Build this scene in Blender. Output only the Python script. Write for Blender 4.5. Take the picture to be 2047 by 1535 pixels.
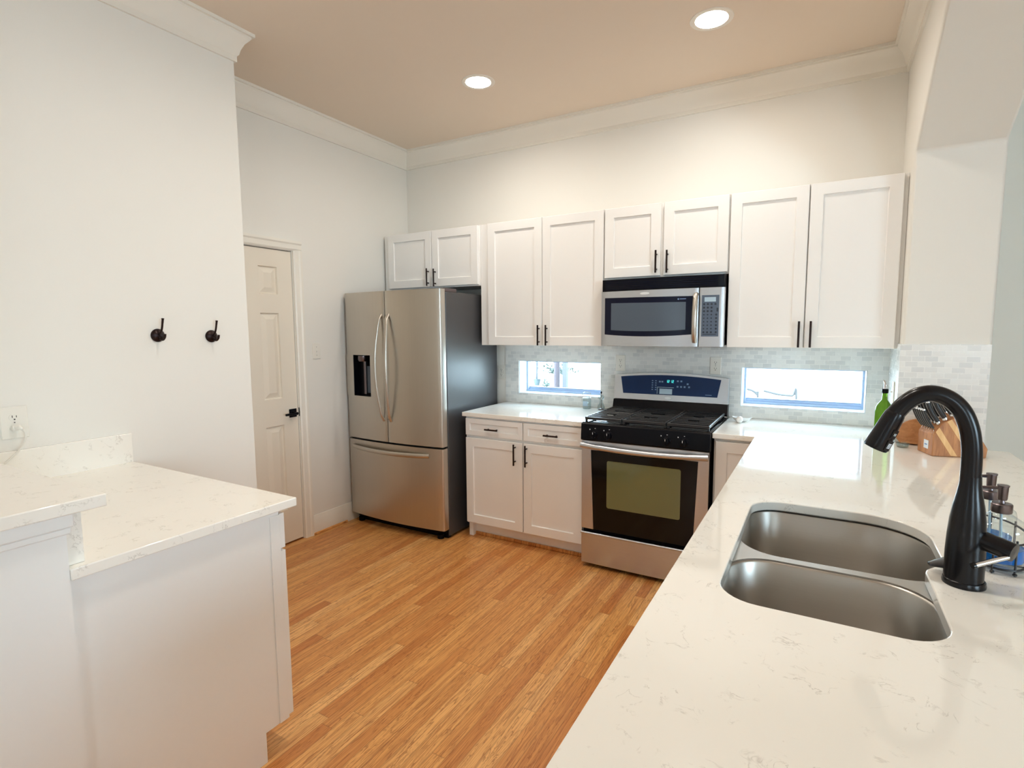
import bpy, bmesh, math, random
from mathutils import Vector, Matrix, geometry
random.seed(7)
for o in list(bpy.data.objects): bpy.data.objects.remove(o)
SC = bpy.context.scene
COL = SC.collection
PI = math.pi
W_PX, H_PX = 2047, 1535

# ------------------------------------------------------------------ camera
F_PX = 1080.08
CAM_POS = Vector((3.2003, -3.7541, 1.4906))
YAW, PITCH, ROLL = 0.5217, -0.0995, -0.0068
cam_d = bpy.data.cameras.new('camera')
cam = bpy.data.objects.new('camera', cam_d); COL.objects.link(cam)
cam_d.sensor_fit = 'HORIZONTAL'; cam_d.sensor_width = 36.0
cam_d.lens = 36.0 * F_PX / W_PX
cam_d.clip_start = 0.02
fwd = Vector((-math.sin(YAW)*math.cos(PITCH), math.cos(YAW)*math.cos(PITCH), math.sin(PITCH)))
rt0 = Vector((math.cos(YAW), math.sin(YAW), 0)); up0 = rt0.cross(fwd)
rt = math.cos(ROLL)*rt0 + math.sin(ROLL)*up0
up = -math.sin(ROLL)*rt0 + math.cos(ROLL)*up0
cam.matrix_world = Matrix(((rt.x, up.x, -fwd.x, CAM_POS.x), (rt.y, up.y, -fwd.y, CAM_POS.y), (rt.z, up.z, -fwd.z, CAM_POS.z), (0, 0, 0, 1)))
SC.camera = cam

# ------------------------------------------------------------------ light, exposure
SC.view_settings.view_transform = 'Standard'
SC.view_settings.look = 'None'
SC.view_settings.gamma = 1.0
SC.view_settings.use_curve_mapping = False
SC.view_settings.exposure = 0.33
CAN_POWER = 162.0
CAN_COLOR = (1.0, 0.93, 0.84)
SKY_COLOR = (0.62, 0.84, 1.0)
SKY_STRENGTH = 20.0
world = bpy.data.worlds.new('world'); SC.world = world
world.use_nodes = True
wn = world.node_tree.nodes; wl = world.node_tree.links
bg = wn['Background']
bg.inputs['Color'].default_value = (*SKY_COLOR, 1); bg.inputs['Strength'].default_value = SKY_STRENGTH
sun_d = bpy.data.lights.new('sun', 'SUN'); sun_d.energy = 18.0; sun_d.color = (.80, .93, 1.0); sun_d.angle = .01
sun = bpy.data.objects.new('sun', sun_d); COL.objects.link(sun); sun.location = (-4, -3, 9)
sun.rotation_euler = Vector((.62, .50, -.60)).to_track_quat('-Z', 'Y').to_euler()
SC.cycles.use_denoising = True
SC.cycles.max_bounces = 8
SC.cycles.diffuse_bounces = 5
SC.cycles.glossy_bounces = 4
SC.cycles.transmission_bounces = 8
SC.cycles.transparent_max_bounces = 12
SC.cycles.sample_clamp_indirect = 6.0
SC.cycles.caustics_refractive = False
SC.cycles.caustics_reflective = False

def portal(x, y, z, sx, sy, rot):
    d = bpy.data.lights.new('window_portal', 'AREA'); d.shape = 'RECTANGLE'; d.size = sx; d.size_y = sy
    d.cycles.is_portal = True
    o = bpy.data.objects.new('window_portal', d); COL.objects.link(o); o.location = (x, y, z); o.rotation_euler = rot

H = 3.016
# window openings (x0,x1,z0,z1)
WIN_L = (1.11, 1.797, 0.99, 1.25)
WIN_R = (2.753, 3.433, 0.99, 1.243)
for w in (WIN_L, WIN_R):
    portal((w[0]+w[1])/2, 0.19, (w[2]+w[3])/2, w[1]-w[0], w[3]-w[2], (-PI/2, 0, 0))
FRONT_WINS = [(1.3, 1.62, 1.1, 2.0), (4.9, 5.5, 0.9, 2.1)]  # these and the side opening are unseen, added to let in daylight
SIDE_WINS = [(-5.3, -3.7, 0.9, 2.25)]
YF, XF = -7.0, 7.2
for a in FRONT_WINS: portal((a[0]+a[1])/2, YF-0.14, (a[2]+a[3])/2, a[1]-a[0], a[3]-a[2], (PI/2, 0, 0))
for a in SIDE_WINS: portal(XF+0.14, (a[0]+a[1])/2, (a[2]+a[3])/2, a[3]-a[2], a[1]-a[0], (0, PI/2, 0))

# ------------------------------------------------------------------ materials
def lin(c):
    return tuple((v/12.92 if v <= 0.04045 else ((v+0.055)/1.055)**2.4) for v in c)
def srgb(r, g, b): return lin((r/255, g/255, b/255))
class NT:
    def __init__(s, name):
        s.m = bpy.data.materials.new(name); s.m.use_nodes = True
        s.n = s.m.node_tree.nodes; s.l = s.m.node_tree.links
        s.b = s.n['Principled BSDF']; s.out = s.n['Material Output']
    def new(s, t, **kw):
        nd = s.n.new(t)
        for k, v in kw.items(): setattr(nd, k, v)
        return nd
    def link(s, a, b): s.l.new(a, b)
    def math(s, op, a, b=None, c=None):
        nd = s.new('ShaderNodeMath', operation=op)
        for i, v in enumerate((a, b, c)):
            if v is None: continue
            if isinstance(v, (int, float)): nd.inputs[i].default_value = v
            else: s.link(v, nd.inputs[i])
        return nd.outputs[0]
    def mix(s, f, a, b, mode='MIX'):
        nd = s.new('ShaderNodeMix', data_type='RGBA', blend_type=mode)
        for i, v in ((0, f), (6, a), (7, b)):
            if isinstance(v, (int, float)): nd.inputs[i].default_value = v
            elif isinstance(v, tuple): nd.inputs[i].default_value = (*v[:3], 1)
            else: s.link(v, nd.inputs[i])
        return nd.outputs[2]
    def noise(s, vec, scale, detail=2, rough=.5, dist=0):
        nd = s.new('ShaderNodeTexNoise'); nd.inputs['Scale'].default_value = scale
        nd.inputs['Detail'].default_value = detail; nd.inputs['Roughness'].default_value = rough; nd.inputs['Distortion'].default_value = dist
        if vec is not None: s.link(vec, nd.inputs['Vector'])
        return nd.outputs['Fac']
    def ramp(s, f, stops):
        nd = s.new('ShaderNodeValToRGB'); e = nd.color_ramp.elements
        while len(e) < len(stops): e.new(.5)
        for i, (p, c) in enumerate(stops):
            e[i].position = p; e[i].color = (*c, 1) if len(c) == 3 else c
        s.link(f, nd.inputs[0]); return nd.outputs[0]
    def pos(s): return s.new('ShaderNodeNewGeometry').outputs['Position']
    def mapv(s, vec, scale=(1, 1, 1), loc=(0, 0, 0), rot=(0, 0, 0)):
        nd = s.new('ShaderNodeMapping'); s.link(vec, nd.inputs[0])
        nd.inputs['Scale'].default_value = scale; nd.inputs['Location'].default_value = loc; nd.inputs['Rotation'].default_value = rot
        return nd.outputs[0]
    def bump(s, h, strength, dist=.001):
        nd = s.new('ShaderNodeBump'); nd.inputs['Strength'].default_value = strength; nd.inputs['Distance'].default_value = dist
        s.link(h, nd.inputs['Height']); s.link(nd.outputs[0], s.b.inputs['Normal'])
def mat(name, col, rough=.5, metal=0., spec=.5, bump=0, bscale=60, var=0, coat=0, bdist=.001):
    t = NT(name); b = t.b
    b.inputs['Base Color'].default_value = (*col, 1); b.inputs['Roughness'].default_value = rough
    b.inputs['Metallic'].default_value = metal; b.inputs['Specular IOR Level'].default_value = spec
    b.inputs['Coat Weight'].default_value = coat
    v = t.new('ShaderNodeTexCoord').outputs['Object']
    n = t.noise(v, bscale, 4)
    if var:
        t.link(t.mix(n, tuple(c*(1-var) for c in col), tuple(min(1, c*(1+var)) for c in col)), b.inputs['Base Color'])
    if bump: t.bump(n, bump, bdist)
    return t.m
WALL = srgb(234, 231, 224)
M = {}
M['wall'] = mat('wall_paint', WALL, .7, spec=.3, bump=.08, bscale=180, var=.008)
M['ceiling'] = mat('ceiling_paint', srgb(230, 216, 200), .8, spec=.2, bump=.08, bscale=160, var=.008)
M['trim'] = mat('trim_paint', srgb(236, 231, 221), .4, bump=.03, bscale=80)
M['dining'] = mat('dining_wall_paint', srgb(230, 232, 226), .7, spec=.3, bump=.08, bscale=180)
M['cab'] = mat('cabinet_paint', srgb(241, 239, 236), .38, bump=.03, bscale=90, var=.006)
M['pen'] = mat('panel_paint', srgb(241, 241, 239), .45, bump=.03, bscale=90, var=.006)
M['door'] = mat('door_paint', srgb(232, 223, 208), .42, bump=.03, bscale=70)
M['bronze'] = mat('dark_bronze', srgb(40, 26, 24), .38, .7, bump=.02)
M['black'] = mat('black_enamel', (.003, .003, .005), .28, spec=.14)
M['cooktop'] = mat('cooktop_enamel', (.004, .004, .005), .10, spec=.45)
M['blackmatte'] = mat('black_cast_iron', (.016, .016, .018), .36, bump=.25, bscale=300)
M['faucet'] = mat('matte_black_metal', (.0055, .005, .0065), .24, 0, spec=.32)
M['plastic'] = mat('white_plastic', srgb(235, 231, 222), .35)
M['slot'] = mat('dark_slot', (.012, .010, .009), .6)
M['chrome'] = mat('polished_chrome', (.75, .75, .76), .12, 1.)
M['gun'] = mat('brushed_dark_nickel', srgb(118, 107, 108), .3, 1.)
M['nozzle'] = mat('dark_grey_metal', (.055, .060, .068), .22, spec=.6)
M['gap'] = mat('dark_gap', (.01, .009, .009), .8)
M['navy'] = mat('dark_glass_panel', (.003, .022, .085), .3, spec=.25)  # black glass with a blue reflection put into its base colour
M['navytrim'] = mat('navy_glass_border', (.003, .004, .018), .25, spec=.22)
M['screen'] = mat('mesh_screen_glass', (.075, .10, .135), .25, var=.15, bscale=900)
M['lcd'] = mat('lcd_display', srgb(176, 200, 216), .3)
M['key'] = mat('keypad_button', (.02, .03, .045), .4)
M['keyface'] = mat('keypad_face', srgb(84, 97, 115), .35)
M['print'] = mat('printed_marking', srgb(120, 150, 190), .5)
M['printw'] = mat('white_marking', srgb(220, 222, 225), .5)
M['white'] = mat('glazed_white_ceramic', srgb(240, 240, 238), .12)
M['vinyl'] = mat('window_vinyl', srgb(166, 178, 200), .35)
M['reveal'] = mat('window_reveal', srgb(205, 211, 214), .4)
M['whitebadge'] = mat('white_badge_and_shine', srgb(225, 228, 230), .3)  # white badge; on the appliance ovals it stands for a chrome highlight

def steel(name, col, rough, axis):
    t = NT(name); t.b.inputs['Metallic'].default_value = 1.
    p = t.pos()
    sc = {'x': (1.5, 400, 400), 'z': (400, 400, 1.5), 'n': (60, 60, 60)}[axis]
    n = t.noise(t.mapv(p, sc), 1, 3)
    t.link(t.mix(n, tuple(c*.94 for c in col), tuple(c*1.05 for c in col)), t.b.inputs['Base Color'])
    t.link(t.math('ADD', t.math('MULTIPLY', n, .10), rough-.05), t.b.inputs['Roughness'])
    t.bump(n, .05, .0004)
    return t.m
M['steel'] = steel('stainless_steel', (.58, .54, .48), .33, 'z')
M['steelh'] = steel('stainless_steel_horizontal', (.58, .60, .63), .34, 'x')
M['sink'] = steel('satin_sink_steel', (.50, .475, .44), .36, 'x')
M['fside'] = mat('fridge_side_grey', (.055, .053, .055), .38, spec=.6, bump=.25, bscale=420, bdist=.0006)

def quartz():
    t = NT('white_quartz'); p = t.pos()
    p2 = t.new('ShaderNodeVectorMath', operation='ADD')
    nz = t.new('ShaderNodeTexNoise'); nz.inputs['Scale'].default_value = 5; nz.inputs['Detail'].default_value = 3
    t.link(p, nz.inputs['Vector'])
    sc = t.new('ShaderNodeVectorMath', operation='SCALE'); t.link(nz.outputs['Color'], sc.inputs[0]); sc.inputs['Scale'].default_value = .35
    t.link(p, p2.inputs[0]); t.link(sc.outputs[0], p2.inputs[1])
    a = t.noise(p2.outputs[0], 12, 5, .62)
    line = t.math('ABSOLUTE', t.math('SUBTRACT', a, .5))
    vein = t.ramp(line, [(0, (1, 1, 1)), (.016, (0, 0, 0))])
    mask = t.ramp(t.noise(p, 17, 3, .6), [(.51, (0, 0, 0)), (.62, (1, 1, 1))])
    fac = t.math('MULTIPLY', t.math('MULTIPLY', vein, mask), .42)
    cloud = t.noise(p, 3.5, 4)
    base = t.mix(cloud, srgb(243, 239, 230), srgb(248, 245, 238))
    t.link(t.mix(fac, base, srgb(160, 152, 140)), t.b.inputs['Base Color'])
    t.b.inputs['Roughness'].default_value = .065
    t.b.inputs['Coat Weight'].default_value = .25; t.b.inputs['Coat Roughness'].default_value = .04
    return t.m
M['quartz'] = quartz()

def tile(axis):
    t = NT('marble_mosaic_tile_'+axis); p = t.pos()
    s = t.new('ShaderNodeSeparateXYZ'); t.link(p, s.inputs[0])
    c = t.new('ShaderNodeCombineXYZ'); t.link(s.outputs['X' if axis == 'x' else 'Y'], c.inputs[0]); t.link(s.outputs['Z'], c.inputs[1])
    br = t.new('ShaderNodeTexBrick'); t.link(t.mapv(c.outputs[0], loc=(.013, .0115, 0)), br.inputs['Vector'])
    for k, v in (('Scale', 1), ('Mortar Size', .0016), ('Mortar Smooth', .3), ('Bias', -.25), ('Brick Width', .0525), ('Row Height', .0267)): br.inputs[k].default_value = v
    br.inputs['Color1'].default_value = (*srgb(240, 240, 237), 1); br.inputs['Color2'].default_value = (*srgb(203, 206, 207), 1)
    br.inputs['Mortar'].default_value = (*srgb(246, 246, 243), 1)
    n = t.noise(t.mapv(p, (1, 1, 2)), 28, 4, .6, .6)
    col = t.mix(t.math('MULTIPLY', n, .5), br.outputs['Color'], srgb(224, 224, 221))
    t.link(col, t.b.inputs['Base Color'])
    # each tile is a little differently honed
    t.link(t.math('ADD', t.math('MULTIPLY', n, .18), .16), t.b.inputs['Roughness'])
    h = t.math('ADD', t.math('MULTIPLY', br.outputs['Fac'], -1), t.math('MULTIPLY', t.noise(p, 45, 2), .6))
    t.bump(h, .35, .0012)
    return t.m
M['tilex'] = tile('x'); M['tiley'] = tile('y')

def oak():
    t = NT('oak_floor'); p = t.pos()
    s = t.new('ShaderNodeSeparateXYZ'); t.link(p, s.inputs[0]); X, Y = s.outputs[0], s.outputs[1]
    bw = .0572
    xi = t.math('DIVIDE', X, bw); idx = t.math('FLOOR', xi); fx = t.math('SUBTRACT', xi, idx)
    wn1 = t.new('ShaderNodeTexWhiteNoise', noise_dimensions='1D'); t.link(idx, wn1.inputs['W'])
    L = t.math('ADD', t.math('MULTIPLY', wn1.outputs['Value'], .8), .65)
    yo = t.math('ADD', Y, t.math('MULTIPLY', wn1.outputs['Value'], 37.3))
    yi = t.math('DIVIDE', yo, L); jdx = t.math('FLOOR', yi); fy = t.math('SUBTRACT', yi, jdx)
    cmb = t.new('ShaderNodeCombineXYZ'); t.link(idx, cmb.inputs[0]); t.link(jdx, cmb.inputs[1])
    wn2 = t.new('ShaderNodeTexWhiteNoise', noise_dimensions='2D'); t.link(cmb.outputs[0], wn2.inputs['Vector'])
    R = wn2.outputs['Value']
    off = t.new('ShaderNodeVectorMath', operation='SCALE'); t.link(wn2.outputs['Color'], off.inputs[0]); off.inputs['Scale'].default_value = 40
    pv = t.new('ShaderNodeVectorMath', operation='ADD'); t.link(p, pv.inputs[0]); t.link(off.outputs[0], pv.inputs[1])
    g1 = t.noise(t.mapv(pv.outputs[0], (42, 2.2, 1)), 1, 4, .6, 1.2)     # broad cathedral figure
    wv = t.math('SINE', t.math('MULTIPLY', g1, 46))
    ring = t.ramp(wv, [(.0, (0, 0, 0)), (.62, (.1, .1, .1)), (1, (1, 1, 1))])
    g2 = t.noise(t.mapv(pv.outputs[0], (420, 9, 1)), 1, 3, .6)          # fine pores
    base = t.ramp(R, [(0, srgb(206, 135, 73)), (.25, srgb(224, 160, 93)), (.75, srgb(235, 175, 105)), (1, srgb(244, 191, 124))])
    g3 = t.noise(t.mapv(pv.outputs[0], (150, 2.6, 1)), 1, 3, .65, .8)     # long dark streaks
    base = t.mix(t.math('MULTIPLY', t.ramp(g3, [(.46, (0, 0, 0)), (.66, (1, 1, 1))]), .62), base, srgb(164, 92, 40))
    c1 = t.mix(t.math('MULTIPLY', ring, .58), base, srgb(132, 70, 28))
    c2 = t.mix(t.math('MULTIPLY', t.ramp(g2, [(.45, (0, 0, 0)), (.75, (1, 1, 1))]), .38), c1, srgb(150, 86, 40))
    ex = t.math('MULTIPLY', t.math('SUBTRACT', .5, t.math('ABSOLUTE', t.math('SUBTRACT', fx, .5))), bw)
    ey = t.math('MULTIPLY', t.math('SUBTRACT', .5, t.math('ABSOLUTE', t.math('SUBTRACT', fy, .5))), L)
    e = t.math('MINIMUM', ex, ey)
    seam = t.ramp(e, [(0, (1, 1, 1)), (.0011, (0, 0, 0))])
    col = t.mix(t.math('MULTIPLY', seam, .30), c2, srgb(84, 44, 20))
    hs = t.new('ShaderNodeHueSaturation'); t.link(col, hs.inputs['Color']); hs.inputs['Saturation'].default_value = 1.0; hs.inputs['Value'].default_value = 1.0
    t.link(hs.outputs[0], t.b.inputs['Base Color'])
    t.b.inputs['Roughness'].default_value = .34; t.b.inputs['Specular IOR Level'].default_value = .4
    t.bump(t.math('MULTIPLY', t.math('ADD', seam, t.math('MULTIPLY', g2, .25)), -1), .25, .0008)
    return t.m
M['oak'] = oak()

def wood(name, ca, cb, scale=(6, 6, 60), rough=.45):
    t = NT(name); v = t.new('ShaderNodeTexCoord').outputs['Object']
    n = t.noise(t.mapv(v, scale), 1, 4, .6, 1.0)
    t.link(t.ramp(n, [(.3, ca), (.7, cb)]), t.b.inputs['Base Color']); t.b.inputs['Roughness'].default_value = rough
    t.bump(n, .1, .0005); return t.m
M['acacia'] = wood('acacia_wood', srgb(152, 94, 52), srgb(204, 142, 88), (40, 40, 8))
M['acacia2'] = wood('acacia_wood_light', srgb(222, 170, 108), srgb(240, 196, 136), (40, 40, 8))
M['board'] = wood('round_board_wood', srgb(160, 104, 60), srgb(200, 140, 88), (14, 14, 30))

def glass(name, col, rough=0.0, fac_min=.04):
    """thin clear pane: transparent with a fresnel reflection"""
    t = NT(name); t.n.remove(t.b)
    tr = t.new('ShaderNodeBsdfTransparent'); tr.inputs[0].default_value = (*col, 1)
    gl = t.new('ShaderNodeBsdfGlossy'); gl.inputs['Roughness'].default_value = max(rough, .02)
    lw = t.new('ShaderNodeLayerWeight'); lw.inputs['Blend'].default_value = .5
    fac = t.math('ADD', t.math('MULTIPLY', t.math('POWER', lw.outputs['Facing'], 5.0), 1-fac_min), fac_min)
    mx = t.new('ShaderNodeMixShader'); t.link(fac, mx.inputs[0]); t.link(tr.outputs[0], mx.inputs[1]); t.link(gl.outputs[0], mx.inputs[2])
    t.link(mx.outputs[0], t.out.inputs['Surface']); return t.m
M['pane'] = glass('window_pane_glass', (.97, .985, .99))
M['clearglass'] = glass('clear_bottle_glass', (.80, .87, .88), .02, .10)
M['soapglass'] = glass('soap_bottle_glass', (.95, .975, .97), .02, .07)
M['ovenglass'] = mat('oven_black_glass', (.004, .004, .004), .08, spec=.25)
M['oveninner'] = mat('oven_window_reflection', (.15, .17, .075), .05, spec=.9)  # olive reflection of the room, put into the base colour
def colglass(name, col):
    t = NT(name); t.b.inputs['Base Color'].default_value = (*col, 1); t.b.inputs['Roughness'].default_value = .04
    t.b.inputs['Transmission Weight'].default_value = .35; t.b.inputs['IOR'].default_value = 1.3
    n = t.noise(t.new('ShaderNodeTexCoord').outputs['Object'], 40, 3)
    t.link(t.mix(n, tuple(c*.75 for c in col), tuple(min(1, c*1.2) for c in col)), t.b.inputs['Base Color']); return t.m
M['green'] = colglass('green_bottle_glass', (.15, .35, .03))
M['blue'] = colglass('blue_soap_liquid', (.02, .22, .72))
def emit(name, col, s):
    t = NT(name); t.b.inputs['Base Color'].default_value = (*col, 1); t.b.inputs['Emission Color'].default_value = (*col, 1)
    t.b.inputs['Emission Strength'].default_value = s; return t.m
M['bulb'] = emit('lamp_diffuser', CAN_COLOR, CAN_POWER)
M['led'] = emit('clock_digits', (.08, .75, .72), 1.1)
M['ground'] = mat('patio_concrete', srgb(190, 186, 178), .8, var=.05, bscale=4)
M['siding'] = mat('white_siding', srgb(225, 228, 228), .6)
M['leaf'] = mat('shrub_leaves', (.010, .022, .016), .6, var=.4, bscale=20)
M['bark'] = mat('reddish_bark', (.024, .017, .022), .8, var=.3, bscale=15)
M['pot'] = mat('teal_pot', (.013, .024, .028), .4)
M['post'] = mat('dark_post', (.014, .016, .024), .6)
M['cable'] = mat('black_cable', (.008, .009, .011), .5)

# ------------------------------------------------------------------ mesh helpers
ORG = {}
def new_bm(): return bmesh.new()
def box(bm, x0, x1, y0, y1, z0, z1, bev=0, seg=1):
    x0, x1 = sorted((x0, x1)); y0, y1 = sorted((y0, y1)); z0, z1 = sorted((z0, z1))
    vs = [bm.verts.new((x, y, z)) for z in (z0, z1) for y in (y0, y1) for x in (x0, x1)]
    fs = [bm.faces.new([vs[i] for i in f]) for f in ((0, 2, 3, 1), (4, 5, 7, 6), (0, 1, 5, 4), (2, 6, 7, 3), (0, 4, 6, 2), (1, 3, 7, 5))]
    if bev:
        es = list({e for f in fs for e in f.edges})
        bmesh.ops.bevel(bm, geom=es, offset=min(bev, .45*min(x1-x0, y1-y0, z1-z0)), segments=seg, affect='EDGES', profile=.5)
    return bm
def prism(bm, pts, axis, a, b):
    """polygon pts (2D) extruded along axis; 'x': pts=(y,z); 'y': pts=(x,z); 'z': pts=(x,y)"""
    def P(u, v, w): return {'x': (w, u, v), 'y': (u, w, v), 'z': (u, v, w)}[axis]
    A = [bm.verts.new(P(u, v, a)) for u, v in pts]; B = [bm.verts.new(P(u, v, b)) for u, v in pts]
    n = len(pts); fs = [bm.faces.new(A), bm.faces.new(B)]
    for i in range(n): fs.append(bm.faces.new((A[i], A[(i+1) % n], B[(i+1) % n], B[i])))
    bmesh.ops.recalc_face_normals(bm, faces=fs)
    return bm
def frame_of(d):
    d = Vector(d).normalized(); u = Vector((0, 0, 1)) if abs(d.z) < .9 else Vector((1, 0, 0))
    a = d.cross(u).normalized(); return a, a.cross(d).normalized()
def tube(bm, pts, r, seg=12, caps=True, squash=(1, 1)):
    """swept tube along points; r number or list"""
    pts = [Vector(p) for p in pts]; n = len(pts)
    rs = r if isinstance(r, (list, tuple)) else [r]*n
    rings = []; pa = None
    for i, p in enumerate(pts):
        d = (pts[min(i+1, n-1)]-pts[max(i-1, 0)]).normalized()
        if pa is None: a, b = frame_of(d)
        else:
            a = (pa - d*pa.dot(d)).normalized(); b = a.cross(d).normalized()
        pa = a
        rings.append([bm.verts.new(p + (a*math.cos(t)*squash[0]+b*math.sin(t)*squash[1])*rs[i]) for t in [2*PI*k/seg for k in range(seg)]])
    fs = []
    for i in range(n-1):
        for k in range(seg): fs.append(bm.faces.new((rings[i][k], rings[i][(k+1) % seg], rings[i+1][(k+1) % seg], rings[i+1][k])))
    if caps: fs += [bm.faces.new(rings[0]), bm.faces.new(rings[-1])]
    bmesh.ops.recalc_face_normals(bm, faces=fs); return bm
def lathe(bm, prof, c, seg=24, axis=(0, 0, 1), sx=1, sy=1, cap0=True, cap1=True):
    """prof: (radius, height) list from bottom to top around axis through c"""
    c = Vector(c); d = Vector(axis).normalized(); a, b = frame_of(d)
    rings = [[bm.verts.new(c + d*h + (a*math.cos(t)*sx+b*math.sin(t)*sy)*max(r, 1e-5)) for t in [2*PI*k/seg for k in range(seg)]] for r, h in prof]
    fs = []
    for i in range(len(rings)-1):
        for k in range(seg): fs.append(bm.faces.new((rings[i][k], rings[i][(k+1) % seg], rings[i+1][(k+1) % seg], rings[i+1][k])))
    if cap0: fs.append(bm.faces.new(rings[0]))
    if cap1: fs.append(bm.faces.new(rings[-1]))
    bmesh.ops.recalc_face_normals(bm, faces=fs); return bm
def spline(pts, n=8):
    pts = [Vector(p) for p in pts]; out = []
    for i in range(len(pts)-1):
        p0, p1, p2, p3 = pts[max(i-1, 0)], pts[i], pts[i+1], pts[min(i+2, len(pts)-1)]
        for k in range(n):
            t = k/n
            out.append(.5*((2*p1)+(-p0+p2)*t+(2*p0-5*p1+4*p2-p3)*t*t+(-p0+3*p1-3*p2+p3)*t**3))
    return out+[pts[-1]]
def plate_with_holes(bm, outer, holes, axis, a, b):
    """flat polygon with holes, thickness a..b along axis"""
    def P(u, v, w): return Vector({'x': (w, u, v), 'y': (u, w, v), 'z': (u, v, w)}[axis])
    loops = [outer]+holes
    flat = [q for l in loops for q in l]
    tris = geometry.tessellate_polygon([[Vector((u, v, 0)) for u, v in l] for l in loops])
    A = [bm.verts.new(P(u, v, a)) for u, v in flat]; B = [bm.verts.new(P(u, v, b)) for u, v in flat]
    fs = []
    for tr in tris:
        try:
            fs.append(bm.faces.new([A[i] for i in tr])); fs.append(bm.faces.new([B[i] for i in tr]))
        except ValueError: pass
    k = 0
    for l in loops:
        n = len(l)
        for i in range(n): fs.append(bm.faces.new((A[k+i], A[k+(i+1) % n], B[k+(i+1) % n], B[k+i])))
        k += n
    bmesh.ops.recalc_face_normals(bm, faces=fs)
    bmesh.ops.dissolve_limit(bm, angle_limit=.01, verts=bm.verts[:], edges=bm.edges[:])
    return bm
def finish(o, ang=32):
    me = o.data
    bm = bmesh.new(); bm.from_mesh(me)
    for f in bm.faces: f.smooth = True
    lim = math.radians(ang)
    for e in bm.edges:
        e.smooth = not (len(e.link_faces) != 2 or e.calc_face_angle(0) > lim)
    bm.to_mesh(me); bm.free()
def thing(name, loc, label, cat, group=None, kind=None):
    o = bpy.data.objects.new(name, None); COL.objects.link(o); o.location = loc; o.empty_display_size = .05
    ORG[o.name] = Vector(loc); o['label'] = label; o['category'] = cat
    if group: o['group'] = group
    if kind: o['kind'] = kind
    return o
def part(name, bm, m, parent=None, label=None, ang=32, origin=None):
    if parent is not None: org = ORG[parent.name]
    else:
        if origin is None:
            xs = [v.co for v in bm.verts]
            origin = (sum(v.x for v in xs)/len(xs), sum(v.y for v in xs)/len(xs), min(v.z for v in xs))
        org = Vector(origin)
    bmesh.ops.translate(bm, verts=bm.verts[:], vec=-org)
    me = bpy.data.meshes.new(name); bm.to_mesh(me); bm.free()
    for x in (m if isinstance(m, (list, tuple)) else [m]): me.materials.append(M[x] if isinstance(x, str) else x)
    o = bpy.data.objects.new(name, me); COL.objects.link(o)
    ORG[o.name] = org
    if parent is not None: o.parent = parent
    else: o.location = org
    if label: o['label'] = label
    finish(o, ang); return o
def solo(name, bm, m, label, cat, group=None, kind=None, ang=32, origin=None):
    o = part(name, bm, m, None, label, ang, origin); o['category'] = cat
    if group: o['group'] = group
    if kind: o['kind'] = kind
    return o
def struct(name, bm, m, label=None, origin=(0, 0, 0), ang=32):
    o = part(name, bm, m, None, label or name.replace('_', ' ')+' of the kitchen', ang, origin); o['kind'] = 'structure'; o['category'] = name.split('_')[0]
    return o
def rect(x0, x1, y0, y1): return [(x0, y0), (x1, y0), (x1, y1), (x0, y1)]

# ================================================================== SETTING
XR, YJ, XJ = 3.543, -.453, 3.885       # right wall face, jamb face, jamb far edge
XH, YE = .512, -1.924                  # hook wall face and its end
struct('floor', box(new_bm(), -.2, XF, YF, .2, -.1, 0), 'oak', 'honey oak strip floor running towards the stove wall')
CANS = [(2.652, -.792), (1.283, -.812), (1.85, -2.3), (2.5, -2.3)]
struct('ceiling', plate_with_holes(new_bm(), rect(-.2, XF+.15, YF-.15, .2), [[(x+.0785*math.cos(-k*PI/16), y+.0785*math.sin(-k*PI/16)) for k in range(32)] for x, y in CANS], 'z', H, H+.1), 'ceiling', 'tan lit ceiling with recessed lights')
struct('wall_back', plate_with_holes(new_bm(), rect(-.2, XJ, 0, H), [rect(*WIN_L), rect(*WIN_R)], 'y', 0, .2), 'wall', 'back wall behind the cabinets')
struct('wall_dining', box(new_bm(), XJ, XF+.15, 0, .2, 0, H), 'dining', 'grey green wall beyond the pass-through')
DY0, DY1, DZ = -1.838, -1.222, 2.04
struct('wall_left', plate_with_holes(new_bm(), rect(YE, 0, 0, H), [], 'x', -.2, -.045), 'wall', 'left wall with the panel door')
bm = new_bm(); box(bm, -.045, 0, YE, DY0, 0, H); box(bm, -.045, 0, DY1, 0, 0, H); box(bm, -.045, 0, DY0, DY1, DZ, H)
struct('wall_left_face', bm, 'wall', 'left wall surface around the panel door')
struct('wall_entry', box(new_bm(), -.2, XH, YF, YE, 0, H), 'wall', 'near left wall carrying the two coat hooks')
outer = rect(-4.3, 0, 0, H); hole = [(-4.0, .884), (YJ, .884), (YJ, 2.330), (-1.15, 2.725), (-3.3, 2.725), (-4.0, 2.33)]
bm = plate_with_holes(new_bm(), outer, [hole], 'x', XR, XJ)
o = struct('wall_right', bm, 'wall', 'thick right wall with the clipped-corner pass-through')
mb = o.modifiers.new('soft_corner', 'BEVEL'); mb.width = .012; mb.segments = 3; mb.limit_method = 'ANGLE'; mb.angle_limit = .6
struct('wall_front', plate_with_holes(new_bm(), rect(-.2, XF+.15, 0, H), [rect(*a) for a in FRONT_WINS], 'y', YF-.15, YF), 'wall', 'wall behind the viewer')
struct('wall_side', plate_with_holes(new_bm(), rect(YF, 0, 0, H), [rect(*a) for a in SIDE_WINS], 'x', XF, XF+.15), 'dining', 'far dining room wall')
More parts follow.
